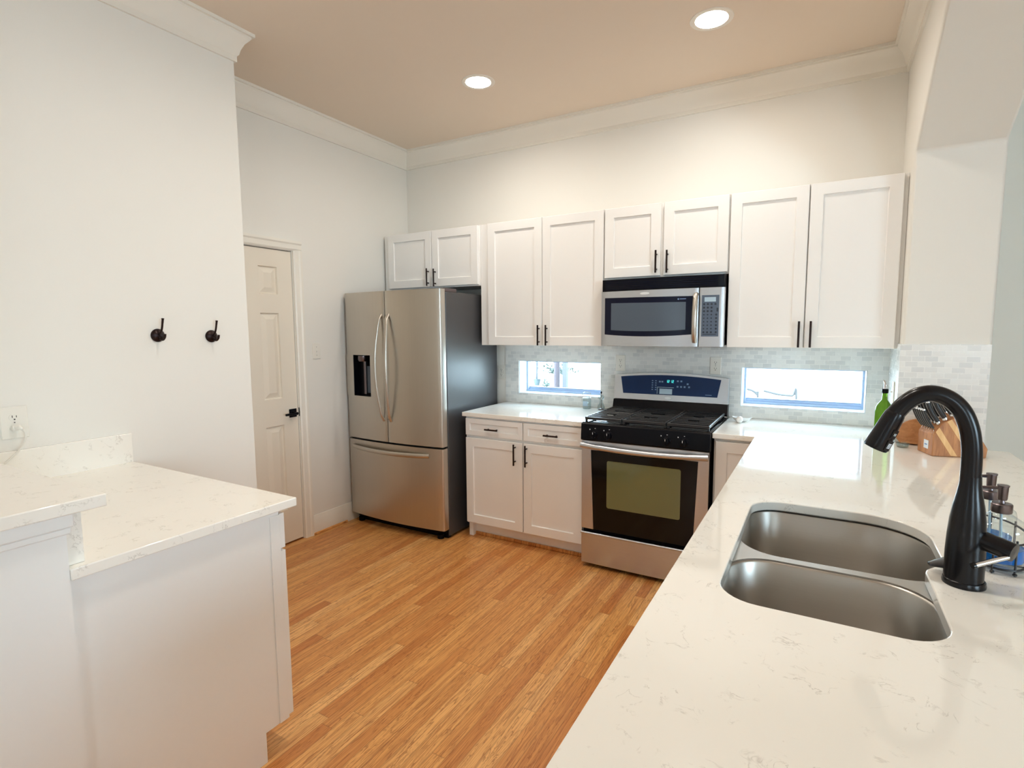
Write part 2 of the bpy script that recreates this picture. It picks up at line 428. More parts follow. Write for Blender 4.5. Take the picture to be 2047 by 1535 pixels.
def added_window(name, a, axis):
    bm = new_bm(); t = .06
    def bx(u0, u1, z0, z1):
        if axis == 'y': box(bm, u0, u1, YF-.12, YF-.05, z0, z1)
        else: box(bm, XF+.05, XF+.12, u0, u1, z0, z1)
    u0, u1, z0, z1 = a; um = (u0+u1)/2
    bx(u0, u0+t, z0, z1); bx(u1-t, u1, z0, z1); bx(u0+t, u1-t, z0, z0+t); bx(u0+t, u1-t, z1-t, z1); bx(um-t/2, um+t/2, z0+t, z1-t)
    struct(name, bm, 'trim', 'unseen white framed window, added to let in daylight')
for i, a in enumerate(FRONT_WINS): added_window('window_%d' % (3+i), a, 'y')
for i, a in enumerate(SIDE_WINS): added_window('window_%d' % (5+i), a, 'x')

# tiled backsplash (marble mosaic)
ZB = 1.385
struct('wall_tile_back', plate_with_holes(new_bm(), [(.988, .9145), (1.921, .9145), (1.921, .80), (2.687, .80), (2.687, .9145), (XR-.008, .9145), (XR-.008, ZB), (.988, ZB)], [rect(*WIN_L), rect(*WIN_R)], 'y', -.008, 0), 'tilex', 'marble mosaic backsplash around the two low windows')
struct('wall_tile_return', box(new_bm(), XR-.008, XR, YJ, -.0005, .9145, 1.408), 'tiley', 'narrow tiled return on the right wall')
struct('wall_tile_jamb', box(new_bm(), XR-.008, XJ-.002, YJ-.008, YJ, .9145, 1.408), 'tilex', 'marble mosaic on the pass-through jamb')

# crown moulding, one mitred length per wall
prof = [(.0, .145), (.012, .145), (.012, .118), (.020, .108), (.026, .085), (.040, .055), (.058, .034), (.064, .026), (.064, .016), (.077, .016), (.077, 0), (0, 0)]
path = [Vector((XH, YF+.2)), Vector((XH, YE)), Vector((0, YE)), Vector((0, 0)), Vector((XR, 0)), Vector((XR, -4.3))]
names = ['near left wall', 'short left return', 'left wall', 'back wall', 'right wall']
def rn(d): return Vector((d.y, -d.x))
for i in range(len(path)-1):
    bm = new_bm(); ds = (path[i+1]-path[i]).normalized(); n0 = rn(ds); rings = []
    for j, other in ((i, i-1), (i+1, i+1)):
        if 0 <= other < len(path)-1:
            d2 = (path[other+1]-path[other]).normalized(); n2 = rn(d2); m = (n0+n2); m = m/(1+n0.dot(n2))
        else: m = n0
        rings.append([bm.verts.new((path[j].x+m.x*u, path[j].y+m.y*u, H-v)) for u, v in prof])
    fs = [bm.faces.new(rings[0]), bm.faces.new(rings[1])]
    for k in range(len(prof)): fs.append(bm.faces.new((rings[0][k], rings[0][(k+1) % len(prof)], rings[1][(k+1) % len(prof)], rings[1][k])))
    bmesh.ops.recalc_face_normals(bm, faces=fs)
    struct('trim_%d' % (i+1), bm, 'trim', 'white crown moulding along the '+names[i], ang=25)
# baseboard
bp_ = [(0, 0), (.016, 0), (.016, .105), (.010, .118), (.006, .14), (0, .14)]
bm = new_bm(); prism(bm, bp_, 'y', -1.154, -.02)
struct('baseboard_left', bm, 'trim', 'white baseboard between the panel door and the fridge')
bm = new_bm(); box(bm, .016, .028, -1.154, -.83, 0, .018, .004)
struct('trim_6', bm, 'oak', 'wood shoe moulding at the baseboard')

# door + casing
bm = new_bm()
cprof = [(0, 0), (.012, .0), (.018, .010), (.018, .040), (.024, .050), (.024, .066), (0, .066)]   # (out, across)
prism(bm, [(u, DY1+.004+v) for u, v in cprof], 'z', 0, DZ+.004)
prism(bm, [(u, DY0-.004-v) for u, v in cprof], 'z', 0, DZ+.004)
prism(bm, [(u, DZ+.004+v) for u, v in cprof], 'y', DY0-.07, DY1+.07)
struct('trim_7', bm, 'trim', 'white moulded casing around the panel door', ang=20)
dr = thing('door_1', (0, (DY0+DY1)/2, 0), 'closed white six panel door in the left wall', 'door', kind='structure')
bm = new_bm(); XD = -.006; ya, yb = DY0+.003, DY1-.003
ys = [ya, ya+.115, ya+.255, yb-.255, yb-.115, yb]; zs = [.012, .25, .85, 1.035, 1.615, 1.74, 1.922, 2.035]
for i in range(5):
    for j in range(7):
        panel = i in (1, 3) and j in (1, 3, 5)
        y0, y1, z0, z1 = ys[i], ys[i+1], zs[j], zs[j+1]
        def q(pts): return bm.faces.new([bm.verts.new(p) for p in pts])
        if not panel: q([(XD, y0, z0), (XD, y1, z0), (XD, y1, z1), (XD, y0, z1)]); continue
        levels = [(0, 0), (.005, -.013), (.010, -.013), (.042, -.003), (.5, -.003)]
        prev = None
        for ins, dp in levels:
            if ins == .5:
                bm.faces.new(prev); break
            r = [bm.verts.new((XD+dp, yy, zz)) for yy, zz in ((y0+ins, z0+ins), (y1-ins, z0+ins), (y1-ins, z1-ins), (y0+ins, z1-ins))]
            if prev:
                for k in range(4): bm.faces.new((prev[k], prev[(k+1) % 4], r[(k+1) % 4], r[k]))
            prev = r
bmesh.ops.remove_doubles(bm, verts=bm.verts[:], dist=1e-5)
es = [e for e in bm.edges if len(e.link_faces) == 1]
r = bmesh.ops.extrude_edge_only(bm, edges=es); bmesh.ops.translate(bm, verts=[v for v in r['geom'] if isinstance(v, bmesh.types.BMVert)], vec=(-.032, 0, 0))
bmesh.ops.recalc_face_normals(bm, faces=bm.faces[:])
part('door_leaf', bm, 'door', dr, ang=12)
bm = new_bm(); box(bm, XD, XD+.008, -1.297, -1.238, .893, .952, .002)
lathe(bm, [(.010, 0), (.010, .045)], (XD+.006, -1.268, .922), 14, (1, 0, 0))
box(bm, XD+.040, XD+.052, -1.360, -1.256, .914, .930, .003)
part('door_handle', bm, 'black', dr, 'square black lever handle')
bm = new_bm(); box(bm, -.003, .004, DY1+.001, DY1+.0045, .895, .955); box(bm, .0045, .008, DY1+.004, DY1+.016, .895, .955)
part('strike_plate', bm, 'black', dr, 'black strike plate')

# windows in the back wall
def low_window(name, w, label):
    x0, x1, z0, z1 = w
    t = thing(name, ((x0+x1)/2, .12, z0), label, 'window', kind='structure')
    bm = new_bm(); d = .004
    box(bm, x0, x0+d, 0, .12, z0, z1); box(bm, x1-d, x1, 0, .12, z0, z1); box(bm, x0+d, x1-d, 0, .12, z0, z0+d); box(bm, x0+d, x1-d, 0, .12, z1-d, z1)
    part('window_reveal', bm, 'reveal', t, 'white painted reveal')
    bm = new_bm(); a, b = .12, .17; f = .016
    box(bm, x0, x0+f, a, b, z0, z1); box(bm, x1-f, x1, a, b, z0, z1); box(bm, x0+f, x1-f, a, b, z1-f, z1)
    box(bm, x0+f, x1-f, a, b, z0, z0+.018); box(bm, x0+f, x1-f, a+.014, b, z0+.018, z0+.030); box(bm, x0+f, x1-f, a+.026, b, z0+.030, z0+.040)
    part('window_frame', bm, 'vinyl', t, 'pale blue grey frame')
    part('window_pane', box(new_bm(), x0+f, x1-f, .158, .162, z0+.04, z1-f), 'pane', t, 'clear glass pane')
low_window('window_1', WIN_L, 'low bright window left of the stove')
low_window('window_2', WIN_R, 'low bright window right of the stove')

# ================================================================== cabinets
def face_map(facing, f):
    if facing == '-y': return lambda u, v, d: (u, f+d, v)
    if facing == '+y': return lambda u, v, d: (u, f-d, v)
    if facing == '-x': return lambda u, v, d: (f+d, u, v)
    return lambda u, v, d: (f-d, u, v)
def shaker(bm, u0, u1, v0, v1, facing, f, th=.020, rail=.060, rec=.009):
    P = face_map(facing, f); b = .0022
    def ring(ins, d): return [bm.verts.new(P(u, v, d)) for u, v in ((u0+ins, v0+ins), (u1-ins, v0+ins), (u1-ins, v1-ins), (u0+ins, v1-ins))]
    rs = [ring(0, th), ring(0, b), ring(b, 0), ring(rail, 0), ring(rail+.0035, rec)]
    fs = [bm.faces.new(rs[0])]
    for a, c in zip(rs, rs[1:]):
        for k in range(4): fs.append(bm.faces.new((a[k], a[(k+1) % 4], c[(k+1) % 4], c[k])))
    fs.append(bm.faces.new(rs[-1]))
    bmesh.ops.recalc_face_normals(bm, faces=fs); return bm
def bar_pull(bm, facing, f, c, length, vertical, r=.0058, stand=.028):
    P = face_map(facing, f); u, v = c; h = length/2
    e = (lambda s: P(u, v+s, -stand)) if vertical else (lambda s: P(u+s, v, -stand))
    e0 = (lambda s, d: P(u, v+s, d)) if vertical else (lambda s, d: P(u+s, v, d))
    tube(bm, [e(-h), e(h)], r, 10)
    for s in (-h*.66, h*.66): tube(bm, [e0(s, 0), e0(s, -stand)], .0048, 8)
    return bm
YU = -.344; ZT = 2.264
def upper(name_label, x0, x1, z0, z1, doors, pulls, group='white wall cabinets above the counter'):
    t = thing('wall_cabinet', ((x0+x1)/2, YU/2, z0), name_label, 'cabinet', group)
    bm = new_bm(); box(bm, x0, x1, YU+.0215, -.0085, z0, z1)
    part('cabinet_body', bm, 'cab', t)
    for (a, b), (hx, hz, hl) in zip(doors, pulls):
        d = part('cabinet_door', shaker(new_bm(), a, b, z0+.001 if z0 < 1.5 else z0+.010, z1-.002, '-y', YU), 'cab', t, ang=15)
        part('door_handle', bar_pull(new_bm(), '-y', YU, (hx, hz), hl, True), 'bronze', d, 'dark bronze bar pull')
    return t
upper('short white double-door cabinet over the fridge', .026, .966, 1.823, ZT, [(.076, .519), (.525, .952)], [(.492, 1.907, .135), (.560, 1.900, .135)])
upper('tall white double-door wall cabinet between fridge and microwave', .968, 1.936, 1.380, ZT, [(1.040, 1.484), (1.488, 1.932)], [(1.464, 1.453, .142), (1.526, 1.453, .142)])
upper('short white double-door cabinet above the microwave', 1.938, 2.701, 1.812, ZT, [(1.942, 2.303), (2.323, 2.697)], [(2.282, 1.906, .137), (2.350, 1.902, .137)])
upper('tall white double-door wall cabinet right of the microwave', 2.703, XR-.001, 1.380, ZT, [(2.706, 3.103), (3.109, 3.521)], [(3.081, 1.456, .144), (3.138, 1.456, .144)])

# base cabinet left of the stove
t = thing('base_cabinet', (1.465, -.32, 0), 'white base cabinet with two drawers and two doors between fridge and stove', 'cabinet', 'white base cabinets')
bm = new_bm(); prism(bm, [(-.605, .102), (-.008, .102), (-.008, .884), (-.605, .884)], 'x', 1.012, 1.918)
part('cabinet_body', bm, 'cab', t)
bm = new_bm(); box(bm, 1.045, 1.918, -.545, -.53, .022, .102); box(bm, 1.012, 1.045, -.585, -.53, .0, .102)
part('toe_kick', bm, 'cab', t)
bm = new_bm(); box(bm, 1.045, 1.918, -.560, -.545, 0, .024, .005); part('shoe_moulding', bm, 'oak', t, 'oak shoe moulding')
YD = -.626
for a, b, hx, dx in ((1.018, 1.478, 1.425, 1.246), (1.486, 1.912, 1.513, 1.699)):
    d = part('drawer', shaker(new_bm(), a, b, .752, .872, '-y', YD, rail=.034), 'cab', t, ang=15)
    part('drawer_handle', bar_pull(new_bm(), '-y', YD, (dx, .806), .102, False), 'bronze', d, 'dark bronze bar pull')
    d = part('cabinet_door', shaker(new_bm(), a, b, .114, .733, '-y', YD), 'cab', t, ang=15)
    part('door_handle', bar_pull(new_bm(), '-y', YD, (hx, .652), .145, True), 'bronze', d, 'dark bronze bar pull')
# corner base cabinet right of the stove
t = thing('base_cabinet', (2.82, -.32, 0), 'white corner base cabinet right of the stove, mostly hidden by the peninsula', 'cabinet', 'white base cabinets')
bm = new_bm(); box(bm, 2.696, 2.952, -.605, -.008, .102, .884); part('cabinet_body', bm, 'cab', t)
bm = new_bm(); box(bm, 2.696, 2.952, -.545, -.53, 0, .102); part('toe_kick', bm, 'cab', t)
part('cabinet_door', shaker(new_bm(), 2.706, 2.948, .114, .868, '-y', YD), 'cab', t, ang=15)
# peninsula base (under the sink counter)
YP = -3.45
bm = new_bm(); box(bm, 2.953, 2.971, YP+.03, -.012, .0, .884); box(bm, 2.971, XR-.002, YP+.03, YP+.05, 0, .884)
struct('wall_peninsula', bm, 'cab', 'white base panels under the sink counter')

# left peninsula cabinet (side panel faces the viewer, doors face the fridge)
XP = 1.588
t = thing('base_cabinet', (1.05, -2.88, 0), 'white peninsula base cabinet under the low left counter, plain side panel showing', 'cabinet', 'white base cabinets')
bm = new_bm(); prism(bm, [(-3.19, 0), (-2.672, 0), (-2.672, .108), (-2.582, .108), (-2.582, .8835), (-3.19, .8835)], 'x', XP-.018, XP)
part('side_panel', bm, 'pen', t)
part('corner_strip', box(new_bm(), XP, XP+.004, -2.618, -2.580, .108, .86, .001), 'pen', t)
bm = new_bm(); box(bm, XH+.004, XP-.018, -3.19, -2.584, .108, .8835); box(bm, XH+.004, XP-.018, -3.19, -2.672, 0, .108)
part('cabinet_body', bm, 'pen', t)
for a, b in ((.56, 1.066), (1.074, XP+.002)):
    d = part('drawer', shaker(new_bm(), a, b, .738, .862, '+y', -2.560, rail=.034), 'pen', t, ang=15)
    part('drawer_handle', bar_pull(new_bm(), '+y', -2.560, ((a+b)/2, .80), .102, False), 'bronze', d)
    d = part('cabinet_door', shaker(new_bm(), a, b, .118, .728, '+y', -2.560), 'pen', t, ang=15)
    part('door_handle', bar_pull(new_bm(), '+y', -2.560, (b-.05 if a < 1 else a+.05, .64), .145, True), 'bronze', d)
# bar wall, bar cap
bm = new_bm(); box(bm, XH, 1.622, -3.46, -3.192, 0, 1.0545)
struct('wall_bar', bm, 'pen', 'white half wall carrying the raised bar')
bm = new_bm(); box(bm, 1.622, 1.640, -3.46, -3.180, 1.022, 1.0595, .003); box(bm, 1.622, 1.633, -3.46, -3.184, 1.004, 1.022, .003)
struct('trim_8', bm, 'pen', 'white moulding under the raised bar top')

# ================================================================== worktops
def bev(o, w=.003, seg=2):
    m = o.modifiers.new('eased_edge', 'BEVEL'); m.width = w; m.segments = seg; m.limit_method = 'ANGLE'; m.angle_limit = .7
def worktop(bm, label, zo):
    o = solo('worktop', bm, 'quartz', label, 'countertop', 'white quartz worktops', origin=zo); bev(o); return o
ZC = .914
worktop(box(new_bm(), .995, 1.9205, -.636, -.0085, .884, ZC), 'white quartz worktop between the fridge and the stove', (1.46, -.32, .884))
worktop(box(new_bm(), XH+.021, 1.627, -3.1915, -2.534, .884, ZC), 'low white quartz worktop at the left, beside the raised bar', (1.07, -2.86, .884))
worktop(box(new_bm(), XH+.0, 1.664, -3.52, -3.118, 1.060, 1.092), 'raised white quartz bar top at the lower left edge', (1.0, -3.3, 1.06))
# sink opening
def rr(x0, x1, y0, y1, radii, n=8):
    """rounded rectangle; radii for (x0,y0),(x1,y0),(x1,y1),(x0,y1)"""
    out = []
    for (cx, cy, sx, sy, a0), r in zip(((x0, y0, 1, 1, PI), (x1, y0, -1, 1, 1.5*PI), (x1, y1, -1, -1, 0), (x0, y1, 1, -1, .5*PI)), radii):
        for k in range(n+1):
            a = a0+k/n*PI/2; out.append((cx+sx*r+r*math.cos(a), cy+sy*r+r*math.sin(a)))
    return out
far_pts = rr(3.020, 3.482, -2.200, -1.790, (.05, .05, .17, .09))
near_pts = rr(3.020, 3.437, -2.562, -2.200, (.09, .085, .05, .05))
# outline of the opening: near bowl (wide D) + far bowl, with the small step on the right
hole = []
for k in range(9):
    a = PI+k/8*PI/2; hole.append((3.020+.085+.085*math.cos(a), -2.562+.085+.085*math.sin(a)))
for k in range(9):
    a = 1.5*PI+k/8*PI/2; hole.append((3.437-.085+.085*math.cos(a), -2.562+.085+.085*math.sin(a)))
hole += [(3.436, -2.30), (3.434, -2.205)]
hole += [(3.437, -2.188), (3.446, -2.172), (3.460, -2.152), (3.474, -2.120), (3.482, -2.080)]
for k in range(11):
    a = k/10*PI/2; hole.append((3.482-.16+.16*math.cos(a), -1.790-.16+.16*math.sin(a)))
for k in range(9):
    a = .5*PI+k/8*PI/2; hole.append((3.020+.095+.095*math.cos(a), -1.790-.095+.095*math.sin(a)))
CX = 3.972
outer = [(2.689, -.0085), (2.689, -.636), (2.897, -.636), (2.906, -.645), (2.906, YP), (CX, YP), (CX, -.50), (CX-.008, -.482), (CX-.025, -.477), (XJ+.004, -.477), (XJ+.004, YJ-.0085), (XR-.0085, YJ-.0085), (XR-.0085, -.0085)]
worktop(plate_with_holes(new_bm(), outer, [hole[::-1]], 'z', .884, ZC), 'large white quartz worktop of the peninsula, with the sink cut into it', (3.2, -1.8, .884))
# short quartz upstands of the left counter
bm = new_bm(); box(bm, XH+.0005, XH+.0205, -3.191, -2.534, .884, 1.042)
o = solo('quartz_upstand', bm, 'quartz', 'low quartz upstand against the left wall below the outlet', 'backsplash', 'quartz upstands'); bev(o, .002)
bm = new_bm(); box(bm, XH+.021, 1.600, -3.1915, -3.150, ZC+.0005, 1.0595)
o = solo('quartz_upstand', bm, 'quartz', 'quartz upstand between the low counter and the raised bar', 'backsplash', 'quartz upstands'); bev(o, .002)

# ================================================================== sink
t = thing('sink', (3.24, -2.18, .66), 'undermount stainless double sink in the peninsula worktop', 'sink')
def shrink(pts, d):
    n = len(pts); out = []
    for i in range(n):
        p, a, b = Vector(pts[i]), Vector(pts[i-1]), Vector(pts[(i+1) % n])
        e1 = (p-a).normalized() if (p-a).length > 1e-6 else (b-p).normalized(); e2 = (b-p).normalized() if (b-p).length > 1e-6 else e1
        nrm = Vector((-(e1+e2).y, (e1+e2).x)); nrm.normalize(); out.append(tuple(p+nrm*d))
    return out
def bowl(bm, pts, depth, z0=.8795):
    lv = [(-.006, 0), (.0, -.0005), (.004, -.006), (.008, -depth+.055), (.014, -depth+.028), (.026, -depth+.010), (.045, -depth), (.075, -depth-.002)]
    rings = [[bm.verts.new((x, y, z0+dz)) for x, y in shrink(pts, ins)] for ins, dz in lv]
    fs = []; n = len(pts)
    for a, b in zip(rings, rings[1:]):
        for k in range(n): fs.append(bm.faces.new((a[k], a[(k+1) % n], b[(k+1) % n], b[k])))
    fs.append(bm.faces.new(rings[-1])); bmesh.ops.recalc_face_normals(bm, faces=fs)
    for f in fs: f.normal_flip()
    return bm
far_b = rr(3.012, 3.490, -2.196, -1.776, (.115, .10, .17, .095), 10)
near_b = rr(3.010, 3.446, -2.566, -2.226, (.085, .085, .115, .105), 10)
part('far_basin', bowl(new_bm(), far_b, .215), 'sink', t, 'deeper rear basin', ang=60)
part('near_basin', bowl(new_bm(), near_b, .190), 'sink', t, 'front basin', ang=60)
bm = plate_with_holes(new_bm(), rr(2.985, 3.515, -2.592, -1.752, (.1, .1, .17, .1), 8), [far_b[::-1], near_b[::-1]], 'z', .8795, .8835)
part('sink_flange', bm, 'sink', t)
for cx, cy, dz in ((3.25, -1.98, .215), (3.23, -2.40, .19)):
    bm = new_bm(); lathe(bm, [(.043, 0), (.043, .003), (.034, .004), (.030, .001), (.0, .0005)], (cx, cy, .8785-dz), 24, cap1=False); part('drain', bm, 'chrome', t, 'round chrome drain')

# ================================================================== faucet
t = thing('faucet', (3.499, -2.235, ZC), 'tall matte black gooseneck faucet behind the sink', 'faucet')
fy = -2.235
bm = new_bm(); lathe(bm, [(.0395, 0), (.040, .004), (.0385, .012), (.0365, .014)], (3.499, fy, ZC+.0003), 32)
part('base_ring', bm, 'faucet', t)
bm = new_bm(); lathe(bm, [(.0362, .0), (.0362, .06), (.0350, .100), (.0325, .135), (.0285, .165), (.0235, .192), (.0200, .215), (.0190, .235)], (3.4975, fy, ZC+.014), 32)
part('faucet_body', bm, 'faucet', t, ang=50)
cl = spline([(3.4965, fy, 1.145), (3.4965, fy, 1.19), (3.495, fy, 1.225), (3.488, fy, 1.268), (3.473, fy, 1.306), (3.450, fy, 1.331), (3.421, fy, 1.342), (3.394, fy, 1.336), (3.371, fy, 1.317), (3.352, fy, 1.290)], 6)
bm = new_bm(); tube(bm, cl, .0188, 24); part('gooseneck', bm, 'faucet', t, ang=50)
a = Vector((3.3535, fy, 1.2925)); b = Vector((3.318, fy, 1.207)); dd = (b-a).normalized()
bm = new_bm(); lathe(bm, [(.0190, -.002), (.0205, .004), (.0215, .014), (.0228, .040), (.0248, .074), (.0256, .088), (.0245, .092), (.019, .0925), (.018, .089)], a, 28, dd)
sh = part('spray_head', bm, 'faucet', t, ang=50)
nrm = Vector((dd.z, 0, -dd.x)); 
if nrm.x < 0: nrm = -nrm
side = Vector((0, -1, 0)); nn = (nrm*.75+side*.66).normalized(); tt = dd.cross(nn).normalized()
def patch(bm, c, r, hu, hv, th=.0012):
    n2 = nn; vs = []
    for s in (0, th):
        for u, v in ((-hu, -hv), (hu, -hv), (hu, hv), (-hu, hv)): vs.append(bm.verts.new(c+n2*(r+s)+tt*u+dd*v))
    for f in ((3, 2, 1, 0), (4, 5, 6, 7), (0, 1, 5, 4), (1, 2, 6, 5), (2, 3, 7, 6), (3, 0, 4, 7)): bm.faces.new([vs[i] for i in f])
bm = new_bm(); patch(bm, a+dd*.045, .0225, .0075, .011, .002); patch(bm, a+dd*.074, .0240, .0085, .013, .002); part('spray_button', bm, 'faucet', sh)
bm = new_bm()
for s in (-.0022, .0022): patch(bm, a+dd*.045+tt*s, .0247, .0010, .0030, .0005)
for s in (-.0050, -.0017, .0017, .0050): patch(bm, a+dd*(.074+s), .0262, .0050, .0011, .0005)
part('button_marking', bm, 'printw', sh, 'two small white bars and a stack of white lines')
c0 = Vector((3.515, -2.240, 1.026)); c1 = Vector((3.567, -2.275, 1.016))
bm = new_bm(); lathe(bm, [(.0195, -.015), (.0205, .0), (.0205, (c1-c0).length), (.0195, (c1-c0).length+.003), (.0, (c1-c0).length+.004)], c0, 24, c1-c0, cap1=False)
hb = part('handle_barrel', bm, 'faucet', t)
l0 = c1+Vector((-.010, -.012, -.008)); l1 = Vector((3.493, -2.325, .990))
bm = new_bm(); tube(bm, [l0, l0.lerp(l1, .93)], .0052, 14); part('lever', bm, 'chrome', hb, 'polished lever rod')
bm = new_bm(); tube(bm, [l0.lerp(l1, .92), l1], .0062, 14); part('lever_tip', bm, 'faucet', hb, 'black lever tip')
# low nozzle behind the faucet
t = thing('soap_nozzle', (3.500, -2.165, ZC), 'low dark nozzle on a round base beside the faucet foot, pointing over the sink', 'soap dispenser')
bm = new_bm(); lathe(bm, [(.0215, 0), (.0215, .004), (.018, .007), (.012, .008), (.012, .02), (.016, .022), (.016, .030), (.012, .033)], (3.500, -2.158, ZC+.0003), 24); part('nozzle_base', bm, 'gun', t)
bm = new_bm(); pts = [(3.500, -2.165, ZC+.024), (3.480, -2.177, ZC+.022), (3.462, -2.186, ZC+.020), (3.442, -2.192, ZC+.017)]
tube(bm, pts, [.026, .024, .018, .009], 16, squash=(1, .42)); part('nozzle', bm, 'nozzle', t, ang=60)

# ================================================================== fridge
FX0, FX1 = .030, .938
t = thing('refrigerator', ((FX0+FX1)/2, -.4, 0), 'stainless french-door refrigerator with bottom freezer in the left corner', 'refrigerator')
part('fridge_body', box(new_bm(), FX0, FX1-.003, -.722, -.05, .02, 1.757, .004), 'fside', t, 'dark grey textured case')
def bulge(bm, x0, x1, z0, z1, yb, yf, b, X0, X1, n=20, edge=.010):
    """slab with gently bowed front, curvature measured over the whole width X0..X1"""
    def Y(x): s = (2*(x-X0)/(X1-X0)-1); return yf+b*s*s
    xs = [x0]+[x0+edge*.3, x0+edge]+[x0+edge+(x1-x0-2*edge)*k/n for k in range(1, n)]+[x1-edge, x1-edge*.3, x1]
    def yy(i, x):
        m = {0: edge, 1: edge*.3, len(xs)-2: edge*.3, len(xs)-1: edge}.get(i, 0); return Y(x)+m
    A = [bm.verts.new((x, yy(i, x), z0)) for i, x in enumerate(xs)]; B = [bm.verts.new((x, yy(i, x), z1)) for i, x in enumerate(xs)]
    b0, b1, b2, b3 = [bm.verts.new(p) for p in ((x0, yb, z0), (x1, yb, z0), (x1, yb, z1), (x0, yb, z1))]
    fs = [bm.faces.new((A[i], A[i+1], B[i+1], B[i])) for i in range(len(xs)-1)]
    fs += [bm.faces.new(A+[b1, b0]), bm.faces.new(B+[b2, b3]), bm.faces.new((b0, b1, b2, b3)), bm.faces.new((A[0], b0, b3, B[0])), bm.faces.new((A[-1], B[-1], b2, b1))]
    bmesh.ops.recalc_face_normals(bm, faces=fs); return bm
FYF, FB = -.822, .034
def fy_(x): s = 2*(x-FX0)/(FX1-FX0)-1; return FYF+FB*s*s
XM = .462
def fdoor(nm, x0, x1, z0, z1, lab, hole=None):
    bm = bulge(new_bm(), x0, x1, z0, z1, -.735, FYF, FB, FX0, FX1)
    return part(nm, bm, 'steel', t, lab, ang=40)
# left door is built around the dispenser recess
D0, D1, DZ0, DZ1 = .112, .302, 1.003, 1.312
bmL = new_bm()
bulge(bmL, FX0, XM-.002, DZ1, 1.775, -.735, FYF, FB, FX0, FX1)
bulge(bmL, FX0, XM-.002, .678, DZ0, -.735, FYF, FB, FX0, FX1)
bulge(bmL, FX0, D0, DZ0, DZ1, -.735, FYF, FB, FX0, FX1, 6, .0001)
bulge(bmL, D1, XM-.002, DZ0, DZ1, -.735, FYF, FB, FX0, FX1, 6, .0001)
left = part('fridge_door', bmL, 'steel', t, 'left door with the water dispenser', ang=40)
right = fdoor('fridge_door', XM+.002, FX1, .678, 1.775, 'right door')
drw = fdoor('freezer_drawer', FX0, FX1, .075, .664, 'wide freezer drawer')
part('door_gasket', box(new_bm(), FX0+.012, FX1-.012, -.737, -.720, .08, 1.76), 'gap', t, 'dark door gasket')
bm = new_bm(); box(bm, D0, D1, -.752, -.745, DZ0, DZ1); box(bm, D0, D0+.003, fy_(D0)+.003, -.745, DZ0, DZ1); box(bm, D1-.003, D1, fy_(D1)+.003, -.745, DZ0, DZ1)
box(bm, D0+.003, D1-.003, -.800, -.745, DZ0, DZ0+.004); box(bm, D0+.003, D1-.003, -.800, -.745, DZ1-.004, DZ1)
part('dispenser_recess', bm, 'black', left, 'black dispenser recess')
bm = new_bm(); xc = (D0+D1)/2-.01; lathe(bm, [(.030, 0), (.036, .012), (.036, .042)], (xc, -.782, DZ1-.048), 20); part('dispenser_spout', bm, 'gun', left)
bm = new_bm(); box(bm, xc-.006, xc+.014, -.772, -.765, DZ0+.01, DZ1-.048, .002); part('dispenser_paddle', bm, 'gun', left)
bm = new_bm(); box(bm, xc+.015, D1-.004, -.760, -.753, DZ0+.02, DZ1-.085); part('dispenser_back', bm, 'screen', left)
for xc, d in ((.428, left), (.496, right)):
    pts = []; rs = []
    for k in range(25):
        s = k/24; z = .835+s*.775; pts.append((xc+(-.018 if xc < XM else .018)*math.sin(PI*s), fy_(xc)-.010-.052*math.sin(PI*s)**.8, z)); rs.append(.0115)
    pts[0] = (xc, fy_(xc)+.002, .835); pts[-1] = (xc, fy_(xc)+.002, 1.61)
    bm = new_bm(); tube(bm, pts, rs, 14, squash=(1.15, .8)); part('fridge_handle', bm, 'steel', d, 'bowed stainless handle', ang=60)
pts = []
for k in range(25):
    s = k/24; x = .095+s*.735; pts.append((x, fy_(x)-.008-.030*math.sin(PI*s)**.5, .612-.006*math.sin(PI*s)))
bm = new_bm(); tube(bm, pts, .016, 12, squash=(.65, 1.05)); part('freezer_handle', bm, 'steel', drw, 'bowed horizontal handle', ang=60)
bm = new_bm(); box(bm, FX0+.02, FX1-.015, -.725, -.69, .004, .07); part('toe_grille', bm, 'black', t, 'black toe grille')
for x in (FX0+.06, FX1-.07):
    bm = new_bm(); lathe(bm, [(.024, 0), (.024, .03)], (x, -.742, .0), 16); part('levelling_foot', bm, 'black', t)
for x in (FX0+.07, FX1-.085):
    bm = new_bm(); box(bm, x-.03, x+.08, -.742, -.585, 1.757, 1.782, .006, 2); part('hinge_cover', bm, 'gun', t, 'grey hinge cover')

# ================================================================== range
RX0, RX1 = 1.9245, 2.6855
t = thing('gas_range', ((RX0+RX1)/2, -.34, 0), 'freestanding stainless and black gas range between the base cabinets', 'stove')
YR = -.672
part('range_body', box(new_bm(), RX0, RX1, -.63, -.035, .03, .905), 'black', t, 'black range case')
bm = bulge(new_bm(), RX0+.002, RX1-.002, .028, .218, -.632, YR-.008, .006, RX0, RX1, 8, .006)
d = part('warming_drawer', bm, 'steelh', t, 'stainless storage drawer', ang=40)
bm = new_bm(); tube(bm, [(RX0+.002, YR-.005, .222), (RX1-.002, YR-.005, .222)], .008, 12); part('drawer_lip', bm, 'steelh', d)
part('under_door_strip', box(new_bm(), RX0+.006, RX1-.006, -.645, -.63, .222, .252), 'black', t, 'black strip under the oven door')  # plain black strip between the drawer and the oven door
